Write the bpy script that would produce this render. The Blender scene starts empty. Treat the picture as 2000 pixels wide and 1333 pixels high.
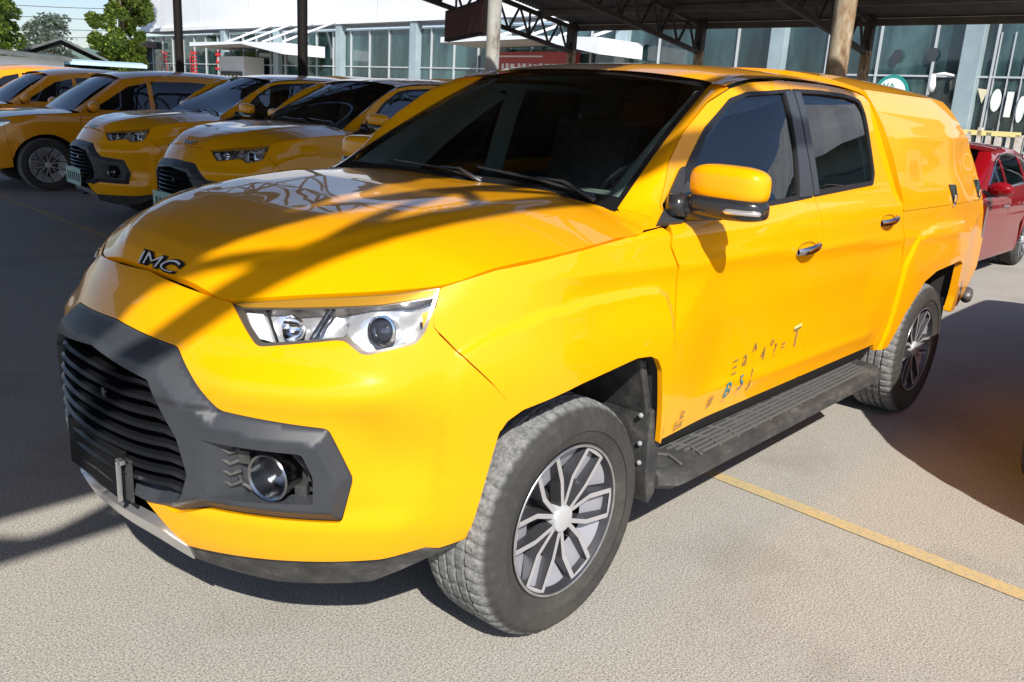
import bpy, bmesh, math, random
import numpy as np
from mathutils import Vector, Matrix
from mathutils.geometry import delaunay_2d_cdt
R = math.radians
scene = bpy.context.scene
COL = scene.collection

# ------------------------------------------------------------------ camera
cam_d = bpy.data.cameras.new("camera"); cam = bpy.data.objects.new("camera", cam_d); COL.objects.link(cam)
scene.camera = cam
CAM_F, CAM_YAW, CAM_PITCH, CAM_ROLL = 1677.124, -2.41353, 0.26641, 0.05799
CAM_POS = Vector((1.85774, 2.3236, 1.53919))
cam_d.sensor_width = 36.0; cam_d.sensor_fit = 'HORIZONTAL'; cam_d.lens = 36.0*CAM_F/2000.0
cam_d.clip_start = 0.05; cam_d.clip_end = 3000
_f = Vector((math.cos(CAM_YAW)*math.cos(CAM_PITCH), math.sin(CAM_YAW)*math.cos(CAM_PITCH), -math.sin(CAM_PITCH)))
_r = _f.cross(Vector((0, 0, 1))).normalized(); _u = _r.cross(_f)
_r2 = _r*math.cos(CAM_ROLL)+_u*math.sin(CAM_ROLL); _u2 = -_r*math.sin(CAM_ROLL)+_u*math.cos(CAM_ROLL)
M = Matrix((_r2, _u2, -_f)).transposed().to_4x4(); M.translation = CAM_POS
cam.matrix_world = M

# ------------------------------------------------------------------ sky and sun
SUN = Vector((.68, .95, 1.0)).normalized()
EL = math.asin(SUN.z)
world = bpy.data.worlds.new("World"); scene.world = world; world.use_nodes = True
wn = world.node_tree.nodes; wl = world.node_tree.links
bg = wn["Background"]
sky = wn.new("ShaderNodeTexSky"); sky.sky_type = 'NISHITA'; sky.sun_disc = False
sky.sun_elevation = EL; sky.sun_rotation = math.atan2(SUN.x, SUN.y)
sky.air_density = 1.0; sky.dust_density = .8; sky.ozone_density = 2.0
tint = wn.new('ShaderNodeMix'); tint.data_type = 'RGBA'; tint.blend_type = 'MULTIPLY'; tint.inputs[0].default_value = 1.0; tint.inputs[7].default_value = (.95, .96, 1.06, 1)
wl.new(sky.outputs[0], tint.inputs[6]); wl.new(tint.outputs[2], bg.inputs[0]); bg.inputs[1].default_value = 0.105
sun_d = bpy.data.lights.new("sun", 'SUN'); sun_d.energy = 5.0; sun_d.angle = R(0.55); sun_d.color = (1, .96, .88)
sun = bpy.data.objects.new("sun", sun_d); COL.objects.link(sun)
sun.rotation_euler = SUN.to_track_quat('Z', 'Y').to_euler(); sun.location = (10, 14, 20)
vs = scene.view_settings
scene.display_settings.display_device = 'sRGB'
vs.view_transform = 'Standard'; vs.look = 'None'; vs.exposure = 0.30; vs.gamma = 1.0; vs.use_curve_mapping = False
scene.render.engine = 'CYCLES'
scene.cycles.max_bounces = 10; scene.cycles.transparent_max_bounces = 24; scene.cycles.caustics_reflective = False; scene.cycles.caustics_refractive = False
# ---- body surface of the pickup: x forward, y to its left side, z up; front axle at x=0
def _interp(t, xs, ys):
    # smooth monotone-ish cubic (Catmull-Rom) on knots
    t = np.asarray(t, float); xs = np.asarray(xs, float); ys = np.asarray(ys, float)
    m = np.gradient(ys, xs)
    i = np.clip(np.searchsorted(xs, t) - 1, 0, len(xs) - 2)
    h = xs[i+1]-xs[i]; s = np.clip((t-xs[i])/h, 0, 1)
    s2 = s*s; s3 = s2*s
    return (2*s3-3*s2+1)*ys[i]+(s3-2*s2+s)*h*m[i]+(-2*s3+3*s2)*ys[i+1]+(s3-s2)*h*m[i+1]
def sstep(a, b, t):
    s = np.clip((np.asarray(t, float)-a)/(b-a), 0, 1); return s*s*(3-2*s)
ZB = [.20,.30,.42,.52,.66,.85,1.00,1.08,1.15,1.20,1.24,1.30,1.45,1.60,1.66,1.70,1.74,1.78]
YB = [.83,.87,.905,.920,.932,.938,.930,.930,.925,.912,.893,.876,.828,.772,.742,.705,.640,.50]
ZC = [.20,.30,.42,.52,.66,.85,1.00,1.10,1.18,1.24,1.30,1.45,1.60,1.70,1.75,1.79,1.82]
YC = [.85,.87,.905,.920,.932,.938,.936,.932,.925,.914,.900,.858,.790,.715,.665,.60,.50]
def side_y(x, z, kind=None):
    x = np.asarray(x, float); z = np.asarray(z, float)
    cab = _interp(z, ZB, YB); can = _interp(z, ZC, YC)
    k = (x < -2.40)*1.0 if kind is None else 0*x+(1.0 if kind == 'canopy' else 0.0)
    y = cab*(1-k)+can*k
    # plan view: the cabin narrows towards the windscreen, the tail narrows a little
    y = y - .084*sstep(-1.40, -.60, x)*sstep(1.185, 1.270, z)
    y = y - .05*sstep(-3.2, -4.0, x)*(0.3+.7*sstep(.9, 1.5, z))
    # squared wheel-arch flares
    for cx in (0.0, -3.085):
        d = np.maximum(np.abs(x-cx+.02)/.80, np.maximum(z-.62, 0)/.50)
        y = y + .020*(1-sstep(.45, 1.0, d))*sstep(.3, .5, z)
    # soft character line along the doors and a hollow below it
    mid = sstep(.35, -.1, x)
    y = y + .009*np.exp(-(np.abs(z-1.075-.030*(x+1))/.030)**1.5)*mid*sstep(-3.9, -3.4, x) - .014*np.exp(-((z-.80)/.14)**2)*sstep(-.55, -.9, x)*sstep(-2.4, -2.1, x) + .008*np.exp(-(np.abs(z-.60-.02*(x+1))/.03)**1.5)*sstep(-.55, -.9, x)*sstep(-2.4, -2.2, x)
    return y
ZA = [.20,.30,.36,.45,.55,.70,.85,.93,.98,1.03,1.06,1.10,1.2]
XA = [.80,.88,.915,.935,.945,.945,.922,.875,.838,.797,.760,.70,.56]
def front_x(z): return _interp(z, ZA, XA)
def nexp(z): return 2.28-.23*(1-sstep(.60, .95, z))
def S(u, z, kind=None):
    """point of the painted skin; u<=0: x along the flank, u>0: round the front corner (u = .93*angle, centre at u=1.4608)"""
    u = np.asarray(u, float); z = np.asarray(z, float); u, z = np.broadcast_arrays(u, z)
    psi = np.clip(u, 0, None)/.93
    B = side_y(0*z, z); A = front_x(z)
    c = np.abs(np.cos(psi)); s = np.abs(np.sin(psi))
    n = nexp(z); r = ((c/B)**n+(s/A)**n)**(-1/n)
    xf = r*np.sin(psi)
    # keep the flare of the flank where the corner begins
    yf = r*np.cos(psi)+(side_y(xf, z)-B)*sstep(.62, .30, xf)
    x = np.where(u > 0, xf, u); y = np.where(u > 0, yf, side_y(u, z, kind))
    return np.stack([x, y, z], -1)
UC = .93*np.pi/2
def normal(u, z, e=2e-3, kind=None):
    a = S(u+e, z, kind)-S(u-e, z, kind); b = S(u, z+e, kind)-S(u, z-e, kind)
    n = np.cross(b, a); return n/np.linalg.norm(n, axis=-1, keepdims=True)
# outlines on the painted skin as (u, z): u = metres along the flank (x) or round the front corner
D = {
    'lamp': [(1.0215, 1.0222), (0.968, 0.9808), (0.9178, 0.9422), (0.9011, 0.9379), (0.7127, 0.968), (0.6909, 0.9681), (0.6524, 0.9412), (0.6338, 0.9392), (0.5195, 0.9663), (0.4967, 0.9948), (0.4747, 1.0444), (0.4519, 1.0954), (0.5698, 1.079), (0.8081, 1.0534)],
    'lens': [(0.9816, 1.0132), (0.943, 0.9788), (0.9046, 0.9511), (0.8915, 0.9489), (0.7105, 0.9756), (0.6834, 0.9797), (0.6473, 0.9514), (0.6313, 0.9469), (0.5274, 0.9715), (0.5019, 1.0027), (0.4716, 1.0724), (0.5994, 1.0506), (0.7421, 1.0363)],
    'arch': [(0.3664, 0.4245), (0.2903, 0.709), (0.2718, 0.742), (0.229, 0.7705), (0.0345, 0.8122), (-0.2255, 0.8378), (-0.2995, 0.8309), (-0.344, 0.8126), (-0.3739, 0.7703), (-0.4094, 0.6359), (-0.4389, 0.504)],
    'seam': [(0.481, 1.0038), (0.4398, 0.9618), (0.3976, 0.9177), (0.3316, 0.8546), (0.2772, 0.7926)],
    'lowedge': [(0.3651, 0.4151), (0.4332, 0.3972), (0.5996, 0.3762), (0.8416, 0.3854), (1.1387, 0.3497), (1.1934, 0.4079)],
    'frame': [(1.1464, 0.9044), (0.9906, 0.7756), (0.7245, 0.7542), (0.6665, 0.6136), (0.6942, 0.4935), (1.0447, 0.4948), (1.1416, 0.4586), (1.2466, 0.4947)],
    'opening': [(1.1893, 0.8115), (1.1037, 0.6879), (1.0808, 0.5928), (1.1069, 0.5215), (1.127, 0.5046)],
    'fog': [(1.0841, 0.7304), (0.7724, 0.7172), (0.7457, 0.6328), (0.7471, 0.5462), (1.0395, 0.5345), (1.0751, 0.6111)],
    'fogc': [(0.8671, 0.5982)],
    'doorline': [(-0.4633, 0.5018), (-0.4411, 0.8138), (-0.4486, 1.0246), (-0.4176, 1.1545), (-0.5001, 1.2344), (-0.5678, 1.3234), (-0.6051, 1.3868), (-0.7188, 1.485), (-0.8902, 1.591), (-1.0398, 1.6469), (-1.1738, 1.6757), (-1.4308, 1.6981), (-1.8318, 1.7048), (-2.1406, 1.6957), (-2.2786, 1.6672)],
    'doorrear': [(-2.2786, 1.6672), (-2.312, 1.5967), (-2.3871, 1.4523), (-2.4086, 1.2691), (-2.4994, 1.2021), (-2.5053, 1.0925), (-2.5009, 0.9446), (-2.485, 0.7107), (-2.4452, 0.5893), (-2.389, 0.5093)],
    'sill': [(-0.4512, 0.4996), (-1.1024, 0.4953), (-2.3237, 0.4961)],
    'dlo': [(-0.3337, 1.209), (-0.8499, 1.5083), (-1.0234, 1.6111), (-1.1302, 1.6377), (-1.4485, 1.6651), (-1.7741, 1.6776), (-2.051, 1.6743), (-2.1857, 1.6544), (-2.1967, 1.5932), (-2.181, 1.3358), (-2.1446, 1.2876), (-1.3698, 1.258), (-1.1649, 1.2423), (-0.4881, 1.2089)],
    'shut': [(1.0093, 1.0276), (0.8088, 1.0552), (0.5697, 1.0812), (0.4534, 1.0954), (0.2875, 1.1347), (0.0961, 1.1686), (-0.1326, 1.1899), (-0.3168, 1.2022)],
    'arch2': [(-2.5424, 0.4937), (-2.6734, 0.6397), (-2.8554, 0.7808), (-3.0295, 0.8204), (-3.4681, 0.8381), (-3.5216, 0.815), (-3.5387, 0.6117), (-3.5239, 0.5482)],
    'rearedge': [(-3.8608, 1.3357), (-3.9572, 1.1252), (-4.0242, 0.9359), (-4.0303, 0.7431), (-3.9406, 0.6547), (-3.75, 0.5232)],
    'lips': [(1.0767, 1.0242)],
    'handles': [(-1.2724, 1.0561), (-1.502, 1.0815), (-2.169, 1.1214), (-2.3761, 1.1381), (-3.2416, 1.2184), (-3.8524, 1.2306)],
    'text': [(-0.8652, 0.6559), (-1.3989, 0.6929), (-0.8059, 0.5509), (-1.0943, 0.5814), (-0.5347, 0.58)],
}
D.update({
    'front_edge': [(-0.46, 0.508), (-0.44, 0.8154), (-0.462, 1.0224), (-0.458, 1.085), (-0.4215, 1.1544), (-0.451, 1.2112), (-0.5039, 1.2344), (-0.5722, 1.3234), (-0.6096, 1.3867), (-0.7234, 1.4829), (-0.8931, 1.5879), (-1.0413, 1.6438), (-1.1745, 1.6726), (-1.4308, 1.6951)],
    'front_hole': [(-0.5103, 1.2204), (-0.707, 1.3678), (-0.8504, 1.4979), (-1.0235, 1.6018), (-1.1301, 1.6306), (-1.455, 1.6585), (-1.455, 1.263), (-1.1655, 1.2434)],
    'front_frame': [(-0.4754, 1.218), (-0.7052, 1.3784), (-0.8499, 1.5074), (-1.0235, 1.6102), (-1.1302, 1.6369), (-1.4865, 1.6655), (-1.4975, 1.2575), (-1.1629, 1.2382), (-0.4949, 1.2128)],
    'front_pane': [(-0.54, 1.2248), (-0.7124, 1.3361), (-0.8514, 1.4789), (-0.9451, 1.5452), (-1.0235, 1.5913), (-1.1301, 1.6232), (-1.404, 1.6475), (-1.404, 1.45), (-1.3631, 1.2719), (-1.1699, 1.2549), (-0.7693, 1.2319)],
    'triangle': [(-0.3775, 1.2108), (-0.5324, 1.2496), (-0.6653, 1.3678), (-0.6896, 1.3784), (-0.6423, 1.2248), (-0.5273, 1.2107)],
    'rail': [(-1.0614, 1.6498), (-1.1738, 1.6757), (-1.4308, 1.6981), (-1.8318, 1.7048), (-2.1406, 1.6957), (-2.265, 1.675), (-2.297, 1.655)],
})
# ------------------------------------------------------------------ helpers
random.seed(4)
MATS = {}
def mat(name, col=(.5, .5, .5), rough=.5, metal=0.0, coat=0.0, spec=.5, emit=None, coat_rough=.02):
    if name in MATS: return MATS[name]
    m = bpy.data.materials.new(name); m.use_nodes = True
    b = m.node_tree.nodes["Principled BSDF"]
    b.inputs["Base Color"].default_value = (*col, 1); b.inputs["Roughness"].default_value = rough
    b.inputs["Metallic"].default_value = metal; b.inputs["Coat Weight"].default_value = coat
    b.inputs["Coat Roughness"].default_value = coat_rough
    b.inputs["Specular IOR Level"].default_value = spec
    MATS[name] = m; return m
def nodes(m): return m.node_tree.nodes, m.node_tree.links, m.node_tree.nodes["Principled BSDF"]
def noise(m, scale, detail=4, rough=.6, vec='Object', stretch=None):
    n, l, b = nodes(m)
    tc = n.new("ShaderNodeTexCoord"); mp = n.new("ShaderNodeMapping"); t = n.new("ShaderNodeTexNoise")
    if stretch: mp.inputs["Scale"].default_value = stretch
    t.inputs["Scale"].default_value = scale; t.inputs["Detail"].default_value = detail; t.inputs["Roughness"].default_value = rough
    l.new(tc.outputs[vec], mp.inputs[0]); l.new(mp.outputs[0], t.inputs[0]); return t.outputs["Fac"]
def ramp(m, src, stops):
    n, l, b = nodes(m); r = n.new("ShaderNodeValToRGB"); e = r.color_ramp.elements
    while len(e) < len(stops): e.new(.5)
    for i, (p_, c_) in enumerate(stops):
        e[i].position = p_; e[i].color = (*c_, 1) if len(c_) == 3 else c_
    l.new(src, r.inputs[0]); return r.outputs[0]
def mixc(m, fac, a, b_, mode='MIX'):
    n, l, b = nodes(m); x = n.new("ShaderNodeMix"); x.data_type = 'RGBA'; x.blend_type = mode
    for s, v in ((x.inputs[0], fac), (x.inputs[6], a), (x.inputs[7], b_)):
        if isinstance(v, (int, float)): s.default_value = v
        elif isinstance(v, tuple): s.default_value = (*v, 1) if len(v) == 3 else v
        else: l.new(v, s)
    return x.outputs[2]
def setc(m, sock, which="Base Color"):
    n, l, b = nodes(m); l.new(sock, b.inputs[which])
def bump(m, src, strength=.3, dist=.01):
    n, l, b = nodes(m); x = n.new("ShaderNodeBump"); x.inputs["Strength"].default_value = strength; x.inputs["Distance"].default_value = dist
    l.new(src, x.inputs["Height"]); l.new(x.outputs[0], b.inputs["Normal"])
def varied(name, a, b_, scale, rough=.7, metal=0, coat=0, lo=.35, hi=.65, bmp=0, detail=5, spec=.5, stretch=None):
    if name in MATS: return MATS[name]
    m = mat(name, a, rough, metal, coat, spec)
    f = noise(m, scale, detail, stretch=stretch); setc(m, ramp(m, f, [(lo, a), (hi, b_)]))
    if bmp: bump(m, f, bmp, .01)
    return m
def glassy(name, tint, ior=1.5, trans=.6, gloss_rough=0.0):
    """thin pane: tinted see-through plus a mirror-like film"""
    if name in MATS: return MATS[name]
    m = bpy.data.materials.new(name); m.use_nodes = True; n = m.node_tree.nodes; l = m.node_tree.links
    n.clear(); o = n.new("ShaderNodeOutputMaterial"); mx = n.new("ShaderNodeMixShader"); fr = n.new("ShaderNodeFresnel")
    fr.inputs[0].default_value = ior; t = n.new("ShaderNodeBsdfTransparent"); t.inputs[0].default_value = (*tint, 1)
    g = n.new("ShaderNodeBsdfGlossy"); g.inputs["Roughness"].default_value = gloss_rough
    l.new(fr.outputs[0], mx.inputs[0]); l.new(t.outputs[0], mx.inputs[1]); l.new(g.outputs[0], mx.inputs[2]); l.new(mx.outputs[0], o.inputs[0])
    MATS[name] = m; return m

def link(o, parent=None):
    COL.objects.link(o)
    if parent is not None: o.parent = parent
    return o
def tag(o, label=None, cat=None, group=None, kind=None):
    if label: o["label"] = label
    if cat: o["category"] = cat
    if group: o["group"] = group
    if kind: o["kind"] = kind
    return o
def empty(name, loc=(0, 0, 0), rz=0, parent=None):
    o = bpy.data.objects.new(name, None); o.empty_display_size = .2; o.location = loc; o.rotation_euler.z = rz
    return link(o, parent)
def copy_tree(o, parent=None):
    c = o.copy(); COL.objects.link(c)
    if parent is not None: c.parent = parent
    for ch in list(o.children): copy_tree(ch, c)
    return c
def raw(name, verts, faces, m, parent=None, smooth=False, normals=None, mats=None, fmat=None):
    me = bpy.data.meshes.new(name); me.from_pydata([tuple(v) for v in verts], [], [tuple(f) for f in faces]); me.update()
    for mm in (mats or [m]): me.materials.append(mm)
    if fmat is not None:
        for i, k in enumerate(fmat): me.polygons[i].material_index = k
    if smooth or normals is not None:
        me.polygons.foreach_set("use_smooth", [True]*len(me.polygons))
    if normals is not None:
        me.normals_split_custom_set_from_vertices([tuple(x) for x in normals])
    return link(bpy.data.objects.new(name, me), parent)

class MB:
    """collects shapes for one mesh"""
    def __init__(s): s.v = []; s.f = []; s.m = []; s.mi = 0
    def add(s, vs_, fs_):
        k = len(s.v); s.v += [tuple(v) for v in vs_]; s.f += [tuple(i+k for i in f) for f in fs_]; s.m += [s.mi]*len(fs_)
        return s
    def box(s, c, d, rot=None, taper=1.0):
        x, y, z = (q/2 for q in d); P = []
        for sz in (-1, 1):
            t = taper if sz > 0 else 1
            for sx, sy in ((-1, -1), (1, -1), (1, 1), (-1, 1)):
                v = Vector((sx*x*t, sy*y*t, sz*z))
                if rot is not None: v = rot @ v
                P.append(v+Vector(c))
        return s.add(P, [(3, 2, 1, 0), (4, 5, 6, 7), (0, 1, 5, 4), (1, 2, 6, 5), (2, 3, 7, 6), (3, 0, 4, 7)])
    def beam(s, a, b, w, h=None, up=(0, 0, 1)):
        a = Vector(a); b = Vector(b); h = h or w; d = (b-a); L = d.length
        if L < 1e-6: return s
        d.normalize(); u = Vector(up)
        if abs(d.dot(u)) > .98: u = Vector((1, 0, 0))
        r = d.cross(u).normalized(); u = r.cross(d)
        rot = Matrix((d, r, u)).transposed()
        return s.box((a+b)/2, (L, w, h), rot)
    def tube(s, pts, r, n=10, cap=True, closed=False):
        pts = [Vector(p_) for p_ in pts]; rs = r if isinstance(r, (list, tuple)) else [r]*len(pts); P = []; F = []
        N = len(pts); prev = None
        for i, p_ in enumerate(pts):
            if closed: d = pts[(i+1) % N]-pts[i-1]
            else: d = pts[min(i+1, N-1)]-pts[max(i-1, 0)]
            d.normalize()
            if prev is None:
                u = Vector((0, 0, 1)) if abs(d.z) < .9 else Vector((1, 0, 0))
            else: u = prev
            x = d.cross(u).normalized(); u = x.cross(d).normalized(); prev = u
            for k in range(n):
                a = 2*math.pi*k/n; P.append(p_+(x*math.cos(a)+u*math.sin(a))*rs[i])
        for i in range(N if closed else N-1):
            j = (i+1) % N
            for k in range(n): F.append((i*n+k, i*n+(k+1) % n, j*n+(k+1) % n, j*n+k))
        if cap and not closed: F += [tuple(range(n-1, -1, -1)), tuple((N-1)*n+k for k in range(n))]
        return s.add(P, F)
    def lathe(s, prof, n=32, axis='z', c=(0, 0, 0), close=False):
        """prof: (r, h) pairs revolved about the axis through c"""
        P = []; F = []; K = len(prof)
        for i in range(n):
            a = 2*math.pi*i/n
            for r, h in prof:
                q = (r*math.cos(a), r*math.sin(a), h) if axis == 'z' else ((r*math.cos(a), h, r*math.sin(a)) if axis == 'y' else (h, r*math.cos(a), r*math.sin(a)))
                P.append((q[0]+c[0], q[1]+c[1], q[2]+c[2]))
        for i in range(n):
            j = (i+1) % n
            for k in range(K-1 if not close else K):
                k2 = (k+1) % K; F.append((i*K+k, j*K+k, j*K+k2, i*K+k2))
        return s.add(P, F)
    def prism(s, poly, a, b, axes='xz'):
        """polygon in the given plane extruded along the third axis from a to b"""
        ax = {'xz': lambda p_, t: (p_[0], t, p_[1]), 'yz': lambda p_, t: (t, p_[0], p_[1]), 'xy': lambda p_, t: (p_[0], p_[1], t)}[axes]
        n = len(poly); P = [ax(p_, a) for p_ in poly]+[ax(p_, b) for p_ in poly]
        F = [tuple(range(n)), tuple(range(2*n-1, n-1, -1))]+[(i, (i+1) % n, n+(i+1) % n, n+i) for i in range(n)]
        return s.add(P, F)
    def grid(s, P):
        """P: rows of points"""
        h = len(P); w = len(P[0]); V = [p_ for row in P for p_ in row]
        return s.add(V, [(i*w+j, i*w+j+1, (i+1)*w+j+1, (i+1)*w+j) for i in range(h-1) for j in range(w-1)])
    def ball(s, c, r, n=16, m=10):
        rr = r if isinstance(r, (tuple, list)) else (r, r, r)
        P = [[(c[0]+rr[0]*math.sin(math.pi*i/m)*math.cos(2*math.pi*j/n), c[1]+rr[1]*math.sin(math.pi*i/m)*math.sin(2*math.pi*j/n), c[2]+rr[2]*math.cos(math.pi*i/m)) for j in range(n+1)] for i in range(m+1)]
        return s.grid(P)
    def build(s, name, mt, parent=None, smooth=False, bevel=0, seg=2, fix=True, auto=None, weld=False):
        mats = mt if isinstance(mt, list) else [mt]
        me = bpy.data.meshes.new(name); bm = bmesh.new()
        vs_ = [bm.verts.new(v) for v in s.v]
        for f, k in zip(s.f, s.m):
            try: fc = bm.faces.new([vs_[i] for i in f]); fc.material_index = k; fc.smooth = smooth or auto is not None
            except ValueError: pass
        if weld: bmesh.ops.remove_doubles(bm, verts=bm.verts, dist=1e-5)
        if fix: bmesh.ops.recalc_face_normals(bm, faces=bm.faces)
        if auto is not None:
            for e in bm.edges:
                if len(e.link_faces) == 2 and e.calc_face_angle(0) > auto: e.smooth = False
        bm.to_mesh(me); bm.free()
        for mm in mats: me.materials.append(mm)
        o = link(bpy.data.objects.new(name, me), parent)
        if bevel:
            b = o.modifiers.new("edge", 'BEVEL'); b.width = bevel; b.segments = seg; b.limit_method = 'ANGLE'; b.angle_limit = R(35)
        return o

# ---- polygons on the skin
def seg_dist(P, A, B):
    P = np.asarray(P, float); A = np.asarray(A, float); B = np.asarray(B, float); d = B-A; L = (d*d).sum()
    t = np.clip(((P-A)@d)/max(L, 1e-12), 0, 1); q = A+t[..., None]*d
    return np.sqrt(((P-q)**2).sum(-1))
def poly_dist(P, poly, skip=None, closed=True):
    out = np.full(len(P), 9.0); n = len(poly)
    for i in range(n if closed else n-1):
        a, b = poly[i], poly[(i+1) % n]
        if skip and skip(a, b): continue
        out = np.minimum(out, seg_dist(P, a, b))
    return out
def inside(P, poly):
    P = np.asarray(P, float); x, y = P[:, 0], P[:, 1]; r = np.zeros(len(P), bool); n = len(poly)
    for i in range(n):
        x1, y1 = poly[i]; x2, y2 = poly[(i+1) % n]
        if y1 == y2: continue
        c = ((y1 > y) != (y2 > y)) & (x < (x2-x1)*(y-y1)/(y2-y1)+x1); r ^= c
    return r
def rounded(poly, r, closed=True, keep=None):
    out = []; n = len(poly)
    for i in range(n):
        p1 = np.array(poly[i], float)
        if (not closed and i in (0, n-1)) or r <= 0 or (keep and keep(poly[i])): out.append(tuple(p1)); continue
        p0 = np.array(poly[i-1], float); p2 = np.array(poly[(i+1) % n], float)
        a = p0-p1; b = p2-p1; la = np.hypot(*a); lb = np.hypot(*b); k = min(r, la*.45, lb*.45)
        A = p1+a/la*k; B = p1+b/lb*k
        for t in (0, .25, .5, .75, 1): out.append(tuple((1-t)**2*A+2*t*(1-t)*p1+t*t*B))
    return out
def resample(poly, h, closed=True):
    out = []; n = len(poly)
    for i in range(n if closed else n-1):
        a = np.array(poly[i]); b = np.array(poly[(i+1) % n]); L = np.hypot(*(b-a))
        if L < 1e-5: continue
        k = max(1, int(math.ceil(L/h)))
        for j in range(k): out.append(tuple(a+(b-a)*j/k))
    if not closed: out.append(tuple(poly[-1]))
    return out
def tri_region(outline, holes, h):
    loops = [resample(outline, h)]+[resample(q, h) for q in holes]
    pts = []; edges = []
    for lp in loops:
        k = len(pts); n = len(lp); pts += lp; edges += [(k+i, k+(i+1) % n) for i in range(n)]
    A = np.array(loops[0]); lo = A.min(0); hi = A.max(0)
    gx = np.arange(lo[0]+h*.5, hi[0], h); gy = np.arange(lo[1]+h*.5, hi[1], h)
    G = np.stack(np.meshgrid(gx, gy), -1).reshape(-1, 2)
    if len(G):
        G[:, 0] += np.where((np.arange(len(G))//len(gx)) % 2 == 0, 0, h/2)
        ok = inside(G, loops[0])
        for q in loops[1:]: ok &= ~inside(G, q)
        G = G[ok]
        if len(G):
            d = np.full(len(G), 9.0)
            for q in loops: d = np.minimum(d, poly_dist(G, q))
            G = G[d > .45*h]
    allp = pts+[tuple(g) for g in G]
    v, e, f, *_ = delaunay_2d_cdt([Vector(p_) for p_ in allp], edges, [], 0, 1e-7)
    V = np.array([tuple(q) for q in v]); F = [tuple(t) for t in f]
    C = np.array([V[list(t)].mean(0) for t in F]); ok = inside(C, loops[0])
    for q in loops[1:]: ok &= ~inside(C, q)
    return V, [t for t, k in zip(F, ok) if k], loops
def lift(uv, side=1, kind=None, off=0.0, offfn=None):
    uv = np.asarray(uv, float)
    def P(u, z):
        q = S(u, z, kind); o = off if offfn is None else off+offfn(np.stack([u, z], -1))
        return q+normal(u, z, kind=kind)*np.reshape(o, (-1, 1)) if (offfn is not None or off) else q
    u, z = uv[:, 0], uv[:, 1]; e = 1.5e-3
    X = P(u, z); a = P(u+e, z)-P(u-e, z); b = P(u, z+e)-P(u, z-e)
    N = np.cross(b, a); N /= np.linalg.norm(N, axis=1, keepdims=True)
    if side < 0: X = X*[1, -1, 1]; N = N*[1, -1, 1]
    return X, N
def panel(name, outline, mt, parent, side=1, kind=None, holes=(), off=0.0, flange=.014, h=.03, offfn=None, both=False, rnd=.0, hrnd=0.0):
    keep = (lambda q: abs(q[0]-UC) < 1e-3) if both else None
    outline = rounded(outline, rnd, keep=keep); holes = [rounded(q, hrnd) for q in holes]
    uv, F, loops = tri_region(outline, holes, h)
    V = []; FF = []; NN = []
    for sd in ((1, -1) if both else (side,)):
        X, N = lift(uv, sd, kind, off, offfn)
        t0 = np.array(F); g = np.cross(X[t0[:, 1]]-X[t0[:, 0]], X[t0[:, 2]]-X[t0[:, 0]])
        flip = (g*N[t0[:, 0]]).sum(1) < 0
        k = len(V); V += [tuple(x) for x in X]; NN += [tuple(x) for x in N]
        FF += [((a+k, c+k, b+k) if fl else (a+k, b+k, c+k)) for (a, b, c), fl in zip(F, flip)]
        if flange:
            for lp in loops:
                lp = np.array(lp)
                X2, N2 = lift(lp, sd, kind, off, offfn)
                Tn = np.cross(np.roll(X2, -1, 0)-np.roll(X2, 1, 0), -N2); Tn /= np.linalg.norm(Tn, axis=1, keepdims=True)+1e-9
                k = len(V); n = len(lp)
                V += [tuple(x) for x in X2]; V += [tuple(x) for x in X2-N2*flange]
                NN += [tuple(x) for x in Tn]*2
                for i in range(n):
                    j = (i+1) % n
                    if both and abs(lp[i][0]-UC) < 1e-4 and abs(lp[j][0]-UC) < 1e-4: continue
                    FF.append((k+i, k+j, k+n+j, k+n+i))
    return raw(name, V, FF, mt, parent, normals=NN)
def skin_mesh_text(name, body, u0, z0, size, mt, parent, side=1, kind=None, thick=.001, du=-1, slope=0.0, scale_x=1.0, font_shear=0.0, put=None, spacing=1.0, bold=0.0):
    """lettering laid on the painted skin"""
    cu = bpy.data.curves.new(name, 'FONT'); cu.body = body; cu.size = size; cu.shear = font_shear; cu.space_character = spacing; cu.offset = bold
    tmp = bpy.data.objects.new(name, cu); COL.objects.link(tmp)
    dg = bpy.context.evaluated_depsgraph_get(); me = bpy.data.meshes.new_from_object(tmp.evaluated_get(dg))
    bpy.data.objects.remove(tmp); co = np.array([tuple(v.co) for v in me.vertices])
    if len(co) == 0: return None
    x = co[:, 0]*scale_x; y = co[:, 1]
    if put is not None: X = put(x, y)
    else:
        uv = np.stack([u0+du*x, z0+y+slope*x], -1); X, N = lift(uv, side, kind, thick)
    o = raw(name, X, [tuple(p_.vertices) for p_ in me.polygons], mt, parent)
    return o
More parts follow.
